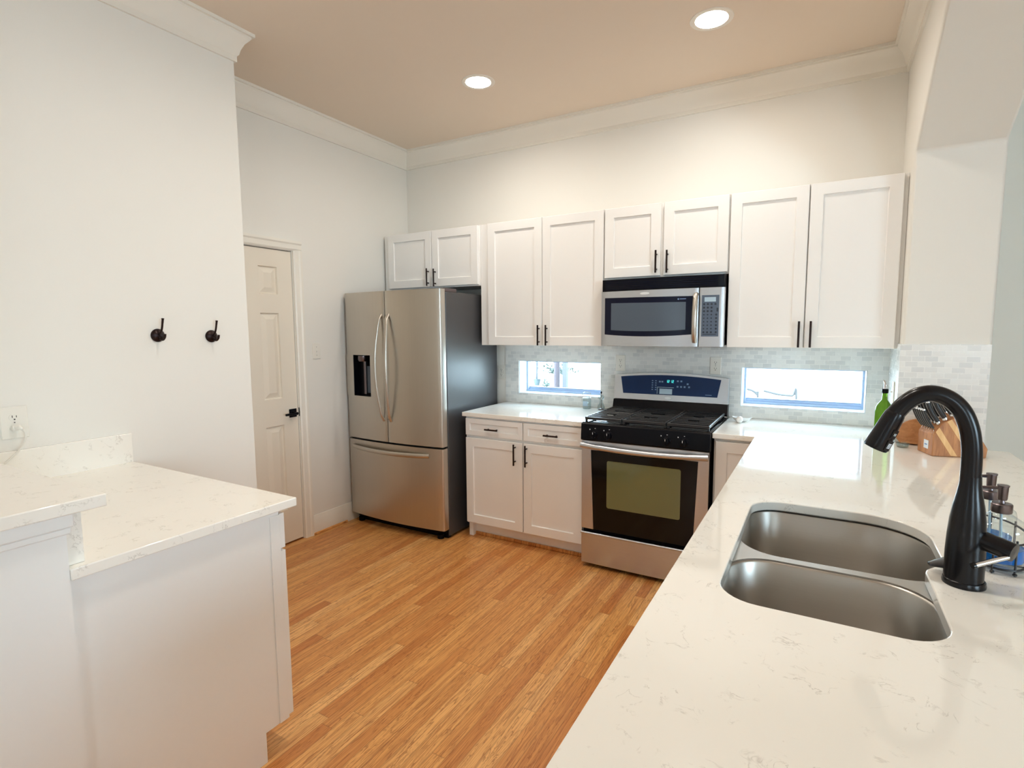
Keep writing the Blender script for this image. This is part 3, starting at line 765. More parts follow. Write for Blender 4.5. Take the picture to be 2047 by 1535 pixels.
# oven door: stainless frame, black glass, window with painted reflection, handle
od = part('oven_door', box(new_bm(), RX0+.003, RX1-.003, -.664, -.632, .246, .808, .003), 'black', t, 'oven door')
gx0, gx1 = 1.990, 2.622
bm = new_bm(); prism(bm, [(RX0+.003, .25), (gx0+.016, .25), (gx0-.003, .752), (RX0+.003, .752)], 'y', YR, -.664); prism(bm, [(RX1-.003, .25), (gx1-.016, .25), (gx1+.003, .752), (RX1-.003, .752)], 'y', YR, -.664)
box(bm, RX0+.003, RX1-.003, YR, -.664, .752, .808); part('door_frame', bm, 'steelh', od, 'stainless door frame')
bm = new_bm(); prism(bm, [(gx0+.017, .25), (gx1-.017, .25), (gx1+.002, .7515), (gx0-.002, .7515)], 'y', -.669, -.664); part('oven_glass', bm, 'ovenglass', od, 'black oven glass')
bm = new_bm(); prism(bm, rr(2.090, 2.531, .398, .694, (.012,)*4, 5), 'y', -.6702, -.669); part('oven_window', bm, 'oveninner', od, 'oven window with the olive room reflection painted in')
bm = new_bm()
def hy(x): s = 2*(x-RX0)/(RX1-RX0)-1; return -.712+.018*s*s
xs = [2.035+k*(2.560-2.035)/16 for k in range(17)]
tube(bm, [(x, hy(x), .778-.006*(1-(2*k/16-1)**2)) for k, x in enumerate(xs)], .017, 14)
for xa, xb in ((RX0+.006, 2.045), (RX1-.006, 2.552)): tube(bm, [(xa, -.690, .782), (xb, hy(xb), .777)], [.021, .0185], 12, squash=(.9, .9))
for xa in (RX0+.020, RX1-.020): box(bm, xa-.014, xa+.014, -.700, YR, .765, .800, .004)
part('oven_handle', bm, 'steelh', od, 'thick stainless handle', ang=50)
bm = new_bm(); prism(bm, [(-.640, .812), (-.676, .812), (-.684, .820), (-.676, .912), (-.668, .918), (-.640, .918)], 'x', RX0, RX1); cp = part('control_panel', bm, 'black', t, 'black knob panel', ang=25)
for x in (2.014, 2.104, 2.449, 2.545):
    bm = new_bm(); lathe(bm, [(.026, 0), (.026, .004), (.0205, .006), (.0195, .024), (.017, .027), (0, .0275)], (x, -.680, .852), 22, (0, -1, .08), cap1=False)
    box(bm, x-.0045, x+.0045, -.716, -.706, .834, .872, .0015)
    k = part('knob', bm, 'black', t, 'black burner knob')
    bm = new_bm(); box(bm, x-.0015, x+.0015, -.7168, -.716, .858, .870); part('knob_mark', bm, 'printw', k)
for x in (2.014, 2.104, 2.449, 2.545):
    part('burner_mark', box(new_bm(), x-.034, x-.029, -.6800, -.6788, .878, .884), 'printw', cp); part('burner_mark', box(new_bm(), x+.0, x+.006, -.6800, -.6788, .888, .8905), 'printw', cp)
for x in (2.059, 2.497): part('burner_mark', box(new_bm(), x-.016, x+.016, -.6830, -.6818, .826, .828), 'printw', cp)
# cooktop
bm = new_bm(); box(bm, RX0, RX1, -.668, -.10, .905, .922, .005, 2); ct = part('cooktop', bm, 'cooktop', t, 'black cooktop')
for bx, by, br in ((2.045, -.50, .045), (2.045, -.24, .038), (2.565, -.50, .05), (2.565, -.24, .038), (2.305, -.37, .042)):
    bm = new_bm(); lathe(bm, [(br, 0), (br, .008), (br*.8, .010), (br*.78, .016), (br*.6, .018), (0, .018)], (bx, by, .922), 22, cap1=False); part('burner', bm, 'blackmatte', t)
for gx in ((1.936, 2.170), (2.176, 2.434), (2.440, 2.674)):
    x0, x1 = gx; bm = new_bm(); zt, zb = .952, .941
    for y in (-.640, -.115): box(bm, x0, x1, y-.006, y+.006, zb-.006, zt, .002)
    for x in (x0+.005, x1-.005): box(bm, x-.005, x+.005, -.640, -.115, zb-.006, zt, .002)
    for k in range(1, 10):
        y = -.640+k*.0525
        if k == 5: box(bm, x0, x1, y-.005, y+.005, zb-.004, zt, .002)
        else:
            box(bm, x0, x0+.085, y-.0042, y+.0042, zb, zt, .0015); box(bm, x1-.085, x1, y-.0042, y+.0042, zb, zt, .0015)
            if k % 3: box(bm, x0+.085, x1-.085, y-.0042, y+.0042, zb, zt, .0015)
    for x in (x0+.006, x1-.006):
        for y in (-.634, -.121): box(bm, x-.006, x+.006, y-.006, y+.006, .9222, zb)
    part('grate', bm, 'blackmatte', t, 'black cast iron grate')
# backguard
bm = new_bm(); prism(bm, [(-.10, .922), (-.035, .922), (-.035, 1.0), (-.078, 1.0), (-.10, .94)], 'x', RX0-.002, RX1+.002); bgd = part('backguard_base', bm, 'black', t, 'black lower backguard', ang=20)
tilt = .018
def arch(x, z0, h): s = 2*(x-RX0)/(RX1-RX0)-1; return z0+h*(1-s*s)
def bgprism(bm, pts, y0f, th):
    """pts (x,z); front leans back with height"""
    def yf(z): return y0f+(z-1.0)*tilt/.17
    A = [bm.verts.new((x, yf(z), z)) for x, z in pts]; B = [bm.verts.new((x, yf(z)+th, z)) for x, z in pts]; n = len(pts)
    fs = [bm.faces.new(A), bm.faces.new(B)]+[bm.faces.new((A[i], A[(i+1) % n], B[(i+1) % n], B[i])) for i in range(n)]
    bmesh.ops.recalc_face_normals(bm, faces=fs); return bm
top = [(RX1-k*(RX1-RX0)/16, arch(RX1-k*(RX1-RX0)/16, 1.168, .024)) for k in range(17)]
bm = bgprism(new_bm(), [(RX0, 1.004), (RX1, 1.004)]+top, -.075, .042); bg_ = part('backguard', bm, 'steelh', t, 'stainless backguard with arched top')
gp = [(1.990, 1.044), (2.620, 1.044)]+[(2.640-k*(2.640-1.970)/14, arch(2.640-k*(2.640-1.970)/14, 1.154, .024)) for k in range(15)]
bm = bgprism(new_bm(), gp, -.0775, .003); gpn = part('control_glass', bm, 'navy', bg_, 'black glass control face with its blue reflection painted in')
def decal(bm, x0, x1, z0, z1, y0f=-.0786): bgprism(bm, [(x0, z0), (x1, z0), (x1, z1), (x0, z1)], y0f, .0008)
def seg7(bm, ch, x, z, w, h, s):
    on = {'1': 'bc', '2': 'abged', '0': 'abcdef', '5': 'afgcd', ':': ''}[ch]
    m = z+h/2
    S = {'a': (x, x+w, z+h-s, z+h), 'd': (x, x+w, z, z+s), 'g': (x, x+w, m-s/2, m+s/2), 'b': (x+w-s, x+w, m, z+h), 'c': (x+w-s, x+w, z, m), 'f': (x, x+s, m, z+h), 'e': (x, x+s, z, m)}
    for k in on: decal(bm, *S[k])
bm = new_bm(); xx = 2.288
for ch in '12:12':
    if ch == ':':
        for z in (1.134, 1.141): decal(bm, xx, xx+.002, z, z+.002)
        xx += .006
    else: seg7(bm, ch, xx, 1.128, .0085, .018, .0022); xx += .0118
part('clock_display', bm, 'led', gpn, 'teal clock digits 12:12')
def mark(*a):
    bm = new_bm(); decal(bm, *a); part('touch_key', bm, 'print', gpn)
for cx in (2.195, 2.218):
    for z0 in (1.075, 1.09, 1.105, 1.12, 1.135): mark(cx-.005, cx+.005, z0, z0+.006)
for cx, z0 in ((2.365, 1.135), (2.388, 1.135), (2.365, 1.098), (2.388, 1.098), (2.411, 1.098), (2.430, 1.118), (2.440, 1.098), (2.245, 1.128), (2.262, 1.128)): mark(cx-.006, cx+.006, z0, z0+.011)
mark(2.545, 2.585, 1.056, 1.059)
bm = new_bm(); decal(bm, 2.228, 2.340, 1.094, 1.097); decal(bm, 2.228, 2.231, 1.050, 1.094); part('display_outline', bm, 'lcd', gpn)
bm = new_bm(); decal(bm, 2.245, 2.330, 1.050, 1.086); part('display_window', bm, 'lcd', gpn, 'pale rectangular display')
bm = new_bm(); lathe(bm, [(.024, 0), (.022, .003), (0, .0035)], (2.305, -.0765, 1.0235), 24, (0, -1, .1), sx=1, sy=.36, cap1=False); part('badge', bm, 'whitebadge', bg_, 'small oval chrome badge, its highlight painted white')
bm = new_bm(); tube(bm, [(RX0, -.098, .925), (RX1, -.098, .925)], .004, 8); part('cooktop_trim', bm, 'steelh', t)

# ================================================================== microwave
MX0, MX1 = 1.944, 2.698; MZ0, MZ1 = 1.385, 1.806
t = thing('microwave', ((MX0+MX1)/2, -.2, MZ0), 'stainless over-the-range microwave under the short cabinet', 'microwave')
part('microwave_body', box(new_bm(), MX0+.004, MX1-.004, -.385, -.009, MZ0+.006, MZ1), 'black', t, 'black case')
YM, MB_ = -.432, .028
def my(x): s = 2*(x-MX0)/(MX1-MX0)-1; return YM+MB_*s*s
XS = 2.557
bm = bulge(new_bm(), MX0+.006, MX1-.006, 1.732, MZ1-.002, -.386, YM+.006, MB_, MX0, MX1, 18, .004); vt = part('vent_grille', bm, 'black', t, 'black top vent', ang=40)
def mdecal(bm, x0, x1, z0, z1, off=.0012, th=.001, n=None):
    n = n or max(1, int((x1-x0)/.03)); xs = [x0+(x1-x0)*k/n for k in range(n+1)]
    A = [[bm.verts.new((x, my(x)-off, z)) for x in xs] for z in (z0, z1)]; B = [[bm.verts.new((x, my(x)-off+th, z)) for x in xs] for z in (z0, z1)]
    fs = []
    for k in range(n):
        fs.append(bm.faces.new((A[0][k], A[0][k+1], A[1][k+1], A[1][k]))); fs.append(bm.faces.new((B[0][k], B[0][k+1], B[1][k+1], B[1][k])))
        for r in (0, 1): fs.append(bm.faces.new((A[r][k], A[r][k+1], B[r][k+1], B[r][k])))
    for k in (0, n): fs.append(bm.faces.new((A[0][k], A[1][k], B[1][k], B[0][k])))
    bmesh.ops.recalc_face_normals(bm, faces=fs); return bm
bm = new_bm()
for k in range(5): mdecal(bm, MX0+.03, MX1-.04, 1.742+k*.012, 1.746+k*.012, -.0048, .002)
part('vent_slat', bm, 'navytrim', vt)
md = part('microwave_door', bulge(new_bm(), MX0, XS-.001, MZ0, 1.730, -.386, YM, MB_, MX0, MX1, 18, .008), 'steelh', t, 'stainless door', ang=40)
mp = part('control_panel', bulge(new_bm(), XS+.001, MX1, MZ0, 1.730, -.386, YM, MB_, MX0, MX1, 8, .008), 'steelh', t, 'stainless control panel', ang=40)
# curved glass: top edge straight, bottom edge bowed
def mglass(x0, x1, zt0, zt1, zb, bow, off, m, nm, lab):
    bm = new_bm(); n = 16; xs = [x0+(x1-x0)*k/n for k in range(n+1)]
    def zlo(x): s = 2*(x-x0)/(x1-x0)-1; return zb-bow*(1-s*s)
    def zhi(x): return zt0+(zt1-zt0)*(x-x0)/(x1-x0)
    T = [bm.verts.new((x, my(x)-off, zhi(x))) for x in xs]; Bt = [bm.verts.new((x, my(x)-off, zlo(x))) for x in xs]
    T2 = [bm.verts.new((x, my(x)+.0005, zhi(x))) for x in xs]; B2 = [bm.verts.new((x, my(x)+.0005, zlo(x))) for x in xs]; fs = []
    for k in range(n):
        fs += [bm.faces.new((Bt[k], Bt[k+1], T[k+1], T[k])), bm.faces.new((B2[k], B2[k+1], T2[k+1], T2[k])), bm.faces.new((T[k], T[k+1], T2[k+1], T2[k])), bm.faces.new((Bt[k], Bt[k+1], B2[k+1], B2[k]))]
    for k in (0, n): fs.append(bm.faces.new((T[k], Bt[k], B2[k], T2[k])))
    bmesh.ops.recalc_face_normals(bm, faces=fs); return part(nm, bm, m, md, lab, ang=40)
mglass(1.972, 2.524, 1.690, 1.684, 1.458, .012, .0015, 'navytrim', 'door_glass', 'black navy door glass')
mglass(2.016, 2.484, 1.656, 1.650, 1.486, .008, .0025, 'screen', 'door_screen', 'grey blue meshed window')
bm = new_bm(); lathe(bm, [(.010, 0), (.010, .004), (0, .0045)], (2.44, my(2.44)-.001, 1.668), 16, (0, -1, 0), sx=.45, sy=.45, cap1=False); mdecal(bm, 2.448, 2.484, 1.6665, 1.6705, .0032); part('door_marking', bm, 'print', md, 'small pale marking')
bm = new_bm(); lathe(bm, [(.030, 0), (.028, .003), (0, .004)], (2.235, my(2.235)+.0005, 1.7085), 26, (0, -1, 0), sx=1, sy=.27, cap1=False); part('badge', bm, 'whitebadge', md, 'oval chrome badge, its highlight painted white')
bm = new_bm(); pts = [(2.537+.004*(k/10), my(2.537)-.004-.030*math.sin(PI*(.12+.76*k/10)), 1.415+.275*k/10) for k in range(11)]; pts[0] = (2.537, my(2.537)+.002, 1.412); pts.append((2.541, my(2.537)+.002, 1.694))
tube(bm, pts, .0135, 12, squash=(1.1, .8)); part('microwave_handle', bm, 'steel', md, 'bowed vertical handle', ang=60)
bm = new_bm(); mdecal(bm, 2.573, 2.668, 1.445, 1.686, .0015, .002); kp = part('keypad', bm, 'keyface', mp, 'grey blue keypad')
bm = new_bm(); mdecal(bm, 2.588, 2.650, 1.648, 1.674, .0022, .001); part('display', bm, 'lcd', mp, 'pale lcd display')
for r in range(9):
    for c in range(4):
        if c == 3 and r in (1, 2): continue
        bm = new_bm(); x = 2.586+c*.0205+(.006 if c == 3 and r > 2 else 0); z = 1.634-r*.0205; w = .0062 if r < 3 or c == 3 or r == 8 else .0045
        lathe(bm, [(w, 0), (w*.9, .0012), (0, .0014)], (x, my(x)-.0012, z), 10, (0, -1, 0), cap1=False); part('key', bm, 'key', mp)
bm = new_bm(); mdecal(bm, 2.655, 2.664, 1.590, 1.612, .0022, .001); part('key_strip', bm, 'key', mp); bm = new_bm(); mdecal(bm, 2.582, 2.655, 1.4555, 1.4595, .0022, .001); part('key_strip', bm, 'key', mp)
bm = new_bm(); box(bm, MX0+.03, MX0+.12, -.37, -.28, MZ0-.003, MZ0+.006); part('underside_vent', bm, 'gun', t); bm = new_bm(); box(bm, MX1-.16, MX1-.02, -.38, -.28, MZ0-.003, MZ0+.006); part('underside_vent', bm, 'gun', t)

# ================================================================== lamps
def can(x, y, label):
    t = thing('recessed_light', (x, y, H), label, 'ceiling light', 'recessed ceiling lights')
    bm = new_bm(); lathe(bm, [(.079, -.004), (.102, -.003), (.104, 0), (.078, 0)], (x, y, H), 40, cap0=False, cap1=False)
    part('trim_ring', bm, 'trim', t, ang=40)
    bm = new_bm(); lathe(bm, [(.0782, -.003), (.0775, .005), (.074, .014)], (x, y, H), 40, cap0=False, cap1=False); part('baffle', bm, 'trim', t)
    bm = new_bm(); lathe(bm, [(.0735, .013), (.055, .0115), (.030, .010), (0, .0095)], (x, y, H), 32, cap0=False, cap1=False)
    for f in bm.faces:
        if f.normal.z > 0: f.normal_flip()
    part('lamp_lens', bm, 'bulb', t, 'glowing lens')
can(2.652, -.792, 'lit recessed ceiling light nearer the pass-through, right one')
can(1.283, -.812, 'lit recessed ceiling light nearer the fridge, left one')
for x, y in ((1.85, -2.3), (2.5, -2.3)): can(x, y, 'unseen recessed light over the kitchen aisle, added to brighten the room')  # lamps out of view, added for the light they give

# ================================================================== wall plates and hooks
def outlet(facing, f, u, v, label, mark='outlet', w=.070, h=.115, group=None):
    P = face_map(facing, f)
    t = thing('wall_outlet' if mark == 'outlet' else 'light_switch', P(u, v-h/2, 0), label, 'outlet' if mark == 'outlet' else 'switch', group)
    def slab(bm, u0, u1, v0, v1, d0, d1, bevel=.0015):
        a, b = P(u0, v0, d0), P(u1, v1, d1); box(bm, a[0], b[0], a[1], b[1], a[2], b[2], bevel)
    bm = new_bm(); slab(bm, u-w/2, u+w/2, v-h/2, v+h/2, -.006, -.0003, .003); part('cover_plate', bm, 'plastic', t)
    if mark == 'outlet':
        for dv in (.020, -.020):
            bm = new_bm(); c = P(u, v+dv, -.006); ax = Vector(P(0, 0, -1))-Vector(P(0, 0, 0))
            lathe(bm, [(.0165, 0), (.0165, .0022)], c, 20, ax, sx=1, sy=.86 if facing in ('-y', '+y') else .86)
            s = part('socket', bm, 'plastic', t)
            bm = new_bm(); slab(bm, u-.0072, u-.0052, v+dv-.001, v+dv+.008, -.0088, -.008, 0); slab(bm, u+.0052, u+.0072, v+dv-.001, v+dv+.007, -.0088, -.008, 0); slab(bm, u-.0024, u+.0024, v+dv-.010, v+dv-.0055, -.0088, -.008, 0)
            part('slots', bm, 'slot', s, 'dark socket slots')
        bm = new_bm(); slab(bm, u-.002, u+.002, v-.002, v+.002, -.0068, -.006, 0); part('screw', bm, 'gun', t)
    else:
        bm = new_bm(); slab(bm, u-.005, u+.005, v-.011, v+.011, -.0075, -.006, .001); slab(bm, u-.0035, u+.0035, v-.001, v+.007, -.015, -.007, .001); part('toggle', bm, 'plastic', t)
        bm = new_bm(); 
        for dv in (.030, -.030): slab(bm, u-.002, u+.002, v+dv-.002, v+dv+.002, -.0068, -.006, 0)
        part('screw', bm, 'gun', t)
    return t
G = 'wall outlets'
outlet('-y', -.008, 1.948, 1.250, 'white outlet on the tile above the left end of the stove', group=G)
outlet('-y', -.008, 2.594, 1.248, 'white outlet on the tile above the right end of the stove', group=G)
outlet('-y', 0, .948, 1.151, 'white outlet half hidden behind the fridge side', group=G)
outlet('+x', 0, -1.047, 1.348, 'white light switch between the panel door and the fridge', 'switch', group='light switches')
outlet('-x', XR-.008, -.300, 1.150, 'white switch on the narrow tiled return by the green bottle', 'switch', group='light switches')
OU, OV = -2.927, 1.150
ot = outlet('+x', XH, OU, OV, 'white outlet with a plugged cord on the left wall by the picture edge', w=.085, h=.125, group=G)
t = thing('power_cord', (XH+.02, OU, OV-.02), 'white power cord plugged into the left outlet, trailing down', 'cord')
bm = new_bm(); box(bm, XH+.009, XH+.026, OU-.014, OU+.014, OV-.031, OV-.009, .005, 2); tube(bm, [(XH+.024, OU, OV-.018), (XH+.040, OU+.004, OV-.018), (XH+.046, OU+.010, OV-.024)], [.010, .008, .006], 12); part('plug', bm, 'plastic', t)
bm = new_bm(); tube(bm, spline([(XH+.046, OU+.010, OV-.023), (XH+.050, OU+.016, OV-.045), (XH+.046, OU+.006, OV-.085), (XH+.035, OU-.025, OV-.125), (XH+.030, OU-.07, OV-.165), (XH+.05, OU-.12, OV-.21), (XH+.07, OU-.17, ZC+.006), (XH+.09, OU-.20, ZC+.006)], 6), .0036, 8); part('cord', bm, 'plastic', t)
def hook(y, z, label):
    t = thing('coat_hook', (XH, y, z), label, 'hook', 'bronze coat hooks')
    bm = new_bm(); lathe(bm, [(.030, .0003), (.031, .004), (.027, .010), (.016, .015), (.008, .018), (0, .0185)], (XH, y, z), 28, (1, 0, 0), cap1=False); part('rosette', bm, 'bronze', t, ang=50)
    bm = new_bm(); tube(bm, spline([(XH+.014, y, z+.002), (XH+.030, y, z+.012), (XH+.042, y, z+.030), (XH+.050, y, z+.055), (XH+.056, y, z+.078)], 5), [.0045]*16+[.0048]*3+[.0055, .0058], 12); part('upper_prong', bm, 'bronze', t)
    bm = new_bm(); tube(bm, spline([(XH+.012, y, z-.004), (XH+.026, y, z-.016), (XH+.044, y, z-.020), (XH+.060, y, z-.010), (XH+.066, y, z+.006)], 5), .0055, 12); part('lower_prong', bm, 'bronze', t)
hook(-2.386, 1.477, 'left of two dark bronze coat hooks on the near wall')
hook(-2.131, 1.470, 'right of two dark bronze coat hooks, nearer the wall end')

# ================================================================== things on the worktops
ZW = ZC+.0005
# glass jar and cruet
t = thing('glass_jar', (1.700, -.085, ZW), 'clear glass jar with a wire bail left of the stove', 'jar')
jx, jy = 1.722, -.085
bm = new_bm(); lathe(bm, [(.028, 0), (.0305, .004), (.0305, .068), (.024, .078), (.024, .084)], (jx, jy, ZW), 24, cap1=False); part('jar_body', bm, 'clearglass', t, ang=50)
bm = new_bm(); lathe(bm, [(.026, 0), (.0275, .003), (.0275, .010), (.015, .016), (0, .0165)], (jx, jy, ZW+.084), 24, cap1=False); part('jar_lid', bm, 'clearglass', t, ang=50)
bm = new_bm(); box(bm, jx-.018, jx+.018, jy-.0325, jy-.0312, ZW+.022, ZW+.058); part('jar_label', bm, 'lcd', t, 'pale label')
bm = new_bm(); tube(bm, spline([(jx-.031, jy, ZW+.078), (jx-.034, jy, ZW+.10), (jx-.022, jy, ZW+.118), (jx, jy, ZW+.124), (jx+.022, jy, ZW+.118), (jx+.034, jy, ZW+.10), (jx+.031, jy, ZW+.078)], 5), .0022, 8); tube(bm, [(jx+.029*math.cos(a), jy+.029*math.sin(a), ZW+.080) for a in [k*PI/12 for k in range(25)]], .002, 6); part('wire_bail', bm, 'chrome', t)
cx, cy = 1.832, -.085
t = thing('glass_cruet', (cx, cy, ZW), 'small clear cruet with a black-tipped stem beside the stove', 'cruet')
bm = new_bm(); lathe(bm, [(.022, 0), (.026, .004), (.027, .020), (.018, .040), (.011, .055), (.011, .072), (.019, .080), (.022, .096), (.013, .108)], (cx, cy, ZW), 22, cap1=False); part('cruet_body', bm, 'clearglass', t, ang=50)
bm = new_bm(); tube(bm, [(cx, cy, ZW+.004), (cx, cy, ZW+.118)], .0022, 8); lathe(bm, [(.020, 0), (.018, .006), (.006, .010), (0, .011)], (cx, cy, ZW+.002), 18, cap1=False); part('stem', bm, 'gun', t)
bm = new_bm(); lathe(bm, [(.003, 0), (.006, .005), (.006, .012), (.002, .018)], (cx, cy, ZW+.116), 12); part('stopper', bm, 'black', t, 'black tip')
# spoon rest
t = thing('spoon_rest', (2.785, -.200, ZW), 'white ceramic leaf-shaped dish right of the stove', 'dish')
bm = new_bm(); sx0 = Vector((2.775, -.155, ZW)); n = 18; rings = []
for k, (s, zz) in enumerate(((.45, 0.0), (.8, .010), (1.0, .030), (.95, .031), (.72, .013), (.35, .006))):
    ring = []
    for j in range(n*2):
        a = PI*j/n; e = abs(math.cos(a))**.7*math.copysign(1, math.cos(a)); rx = .058*s*(1+.12*math.cos(a)); ry = .036*s
        ring.append(bm.verts.new(sx0+Vector((rx*math.cos(a), ry*math.sin(a)*(1-.35*abs(math.cos(a))), zz*(1-.25*abs(math.sin(a)))))))
    rings.append(ring)
fs = [bm.faces.new(rings[0]), bm.faces.new(rings[-1])]
for a, b in zip(rings, rings[1:]):
    for j in range(2*n): fs.append(bm.faces.new((a[j], a[(j+1) % (2*n)], b[(j+1) % (2*n)], b[j])))
bmesh.ops.recalc_face_normals(bm, faces=fs); part('dish', bm, 'white', t, ang=60)
bm = new_bm(); lathe(bm, [(.0205*math.sin(PI*k/12), .0205-.0205*math.cos(PI*k/12)) for k in range(13)], (2.777, -.222, ZW), 20, cap0=False, cap1=False); tube(bm, [(2.777, -.205, ZW+.016), (2.776, -.180, ZW+.014)], [.012, .009], 10); part('round_knob', bm, 'white', t, ang=60)
# green oil bottle (square, set cornerwise)
bx, by = 3.4835, -.462
t = thing('oil_bottle', (bx, by, ZW), 'green glass oil bottle with a steel pourer in the corner behind the faucet', 'bottle')
bm = new_bm(); rings = []
for h, hw, rad in ((0, .026, .010), (.004, .031, .012), (.155, .031, .012), (.180, .029, .016), (.200, .020, .017), (.212, .0125, .0124), (.232, .0115, .0114), (.246, .0115, .0114)):
    base = rr(-hw, hw, -hw, hw, (rad,)*4, 5); c, s = math.cos(PI/4+.1), math.sin(PI/4+.1)
    rings.append([bm.verts.new((bx+x*c-y*s, by+x*s+y*c, ZW+h)) for x, y in base])
fs = [bm.faces.new(rings[0]), bm.faces.new(rings[-1])]
for a, b in zip(rings, rings[1:]):
    for j in range(len(a)): fs.append(bm.faces.new((a[j], a[(j+1) % len(a)], b[(j+1) % len(a)], b[j])))
bmesh.ops.recalc_face_normals(bm, faces=fs); part('bottle_body', bm, 'green', t, ang=40)
bm = new_bm(); lathe(bm, [(.0135, 0), (.0145, .003), (.0145, .020), (.011, .022)], (bx, by, ZW+.246), 18); part('stopper', bm, 'black', t, 'black stopper')
bm = new_bm(); tube(bm, spline([(bx, by, ZW+.264), (bx, by, ZW+.285), (bx-.004, by-.004, ZW+.302), (bx-.010, by-.010, ZW+.312)], 4), [.0065]*5+[.0055]*4+[.0045]*4, 12); part('pourer', bm, 'chrome', t, 'steel pourer')

# knife block: u along length, w across, h up
KB = Vector((3.646, -.752, ZW)); ku = Vector((.954, .30, 0)).normalized(); kw = Vector((-ku.y, ku.x, 0)); kh = Vector((0, 0, 1))
t = thing('knife_block', KB, 'acacia knife block full of dark-handled knives by the tiled jamb', 'knife block')
def K(u, w, h): return KB+ku*u+kw*w+kh*h
KW = .128
prof_k = [(0, 0), (0, .098), (.033, .150), (.105, .190), (.125, .188), (.214, .040), (.210, 0)]
def kprism(pts, w0, w1, bm=None):
    bm = bm or new_bm(); A = [bm.verts.new(K(u, w0, h)) for u, h in pts]; B = [bm.verts.new(K(u, w1, h)) for u, h in pts]; n = len(pts)
    fs = [bm.faces.new(A), bm.faces.new(B)]+[bm.faces.new((A[i], A[(i+1) % n], B[(i+1) % n], B[i])) for i in range(n)]
    bmesh.ops.recalc_face_normals(bm, faces=fs); return bm
o = part('block_body', kprism(prof_k, 0, KW), 'acacia', t)
m_ = o.modifiers.new('eased_edge', 'BEVEL'); m_.width = .003; m_.segments = 2; m_.limit_method = 'ANGLE'; m_.angle_limit = .5
kd = Vector((-.46, 0, .89)).normalized()      # knife direction in (u,h): up towards the front
def strip(u0, h0, wd, L): 
    ax = (-kd.x, -kd.z)
    return [(u0, h0), (u0+wd*.75, h0+wd*.66), (u0+wd*.75+ax[0]*L, h0+wd*.66+ax[1]*L), (u0+ax[0]*L, h0+ax[1]*L)]
for q in ([(.008, .110), (.022, .131), (.098, .004), (.074, .004)], [(.050, .158), (.068, .168), (.172, .004), (.148, .004)]):
    part('light_stripe', kprism(q, -.0012, .0), 'acacia2', t, 'pale wood stripe on the side')
bm = new_bm()
cu, cw, chh = 0, .052, .045
vs = []
for d_ in (-.0018, -.0002):
    for w, h in ((-.019, -.019), (.019, -.019), (.019, .019), (-.019, .019)): vs.append(bm.verts.new(K(d_, cw+w, chh+h)))
for f in ((0, 1, 2, 3), (7, 6, 5, 4), (0, 4, 5, 1), (1, 5, 6, 2), (2, 6, 7, 3), (3, 7, 4, 0)): bm.faces.new([vs[i] for i in f])
bd = part('badge', bm, 'whitebadge', t, 'small white square badge')
bm = new_bm(); vs = []
for d_ in (-.0024, -.0018):
    for w, h in ((-.010, -.003), (.010, -.003), (.010, .003), (-.010, .003)): vs.append(bm.verts.new(K(d_, cw+w, chh+h)))
for f in ((0, 1, 2, 3), (7, 6, 5, 4), (0, 4, 5, 1), (1, 5, 6, 2), (2, 6, 7, 3), (3, 7, 4, 0)): bm.faces.new([vs[i] for i in f])
part('badge_mark', bm, 'print', bd)
def knife(u, h, w, L, r, label, grp, thick=1.0):
    base = K(u, w, h); d = (ku*kd.x+kh*kd.z).normalized()
    kt = thing('kitchen_knife', base, label, 'knife', grp)
    bm = new_bm(); lathe(bm, [(.0035, -.05), (.0035, .004)], base, 8, d, sx=.4, sy=1.6); part('blade', bm, 'chrome', kt)
    if thick > 0:
        bm = new_bm(); tube(bm, [base+d*.002, base+d*.012], [r*1.05, r*.95], 12, squash=(.75, 1.15)); part('bolster', bm, 'chrome', kt, 'bright steel bolster')
    dep = 1.15 if thick > 0 else .72
    bm = new_bm(); pts = [base+d*(.010+L*s)+ku*(-.005*math.sin(PI*s)) for s in [k/8 for k in range(9)]]
    tube(bm, pts, [r*.85, r*.95, r, r, r*.97, r*.97, r*1.02, r*1.1, r*1.05], 12, squash=(.72, dep)); part('handle', bm, 'blackmatte', kt, ang=60)
    bm = new_bm(); tube(bm, pts, [q*1.06 for q in (r*.85, r*.95, r, r, r*.97, r*.97, r*1.02, r*1.1, r*1.05)], 8, squash=(.11, dep)); part('tang', bm, 'chrome', kt, 'thin steel tang line')
    bm = new_bm(); c = base+d*(.010+L); lathe(bm, [(r*.95, 0), (r*.9, .004), (r*.4, .006)], c, 12, d); part('end_cap', bm, 'chrome', kt)
def face_pt(s):  # along slanted face from lower front to the top
    return (.012+s*.076, .088+s*.088)
for k in range(6):
    knife(.011, .115, .014+k*.020, .092, .0072, 'dark steak knife in the lower row of the block', 'steak knives in the lower row', 0)
for k in range(4):
    knife(.030, .144, .020+k*.029, .098, .0085, 'dark-handled utility knife in the middle row of the block', 'knives in the middle row')
for k, (u, h, w) in enumerate(((.056, .162, .022), (.060, .165, .070), (.086, .179, .030), (.090, .181, .088))):
    knife(u, h, w, .112, .0100, 'large dark-handled knife in the upper row of the block', 'knives in the upper row')

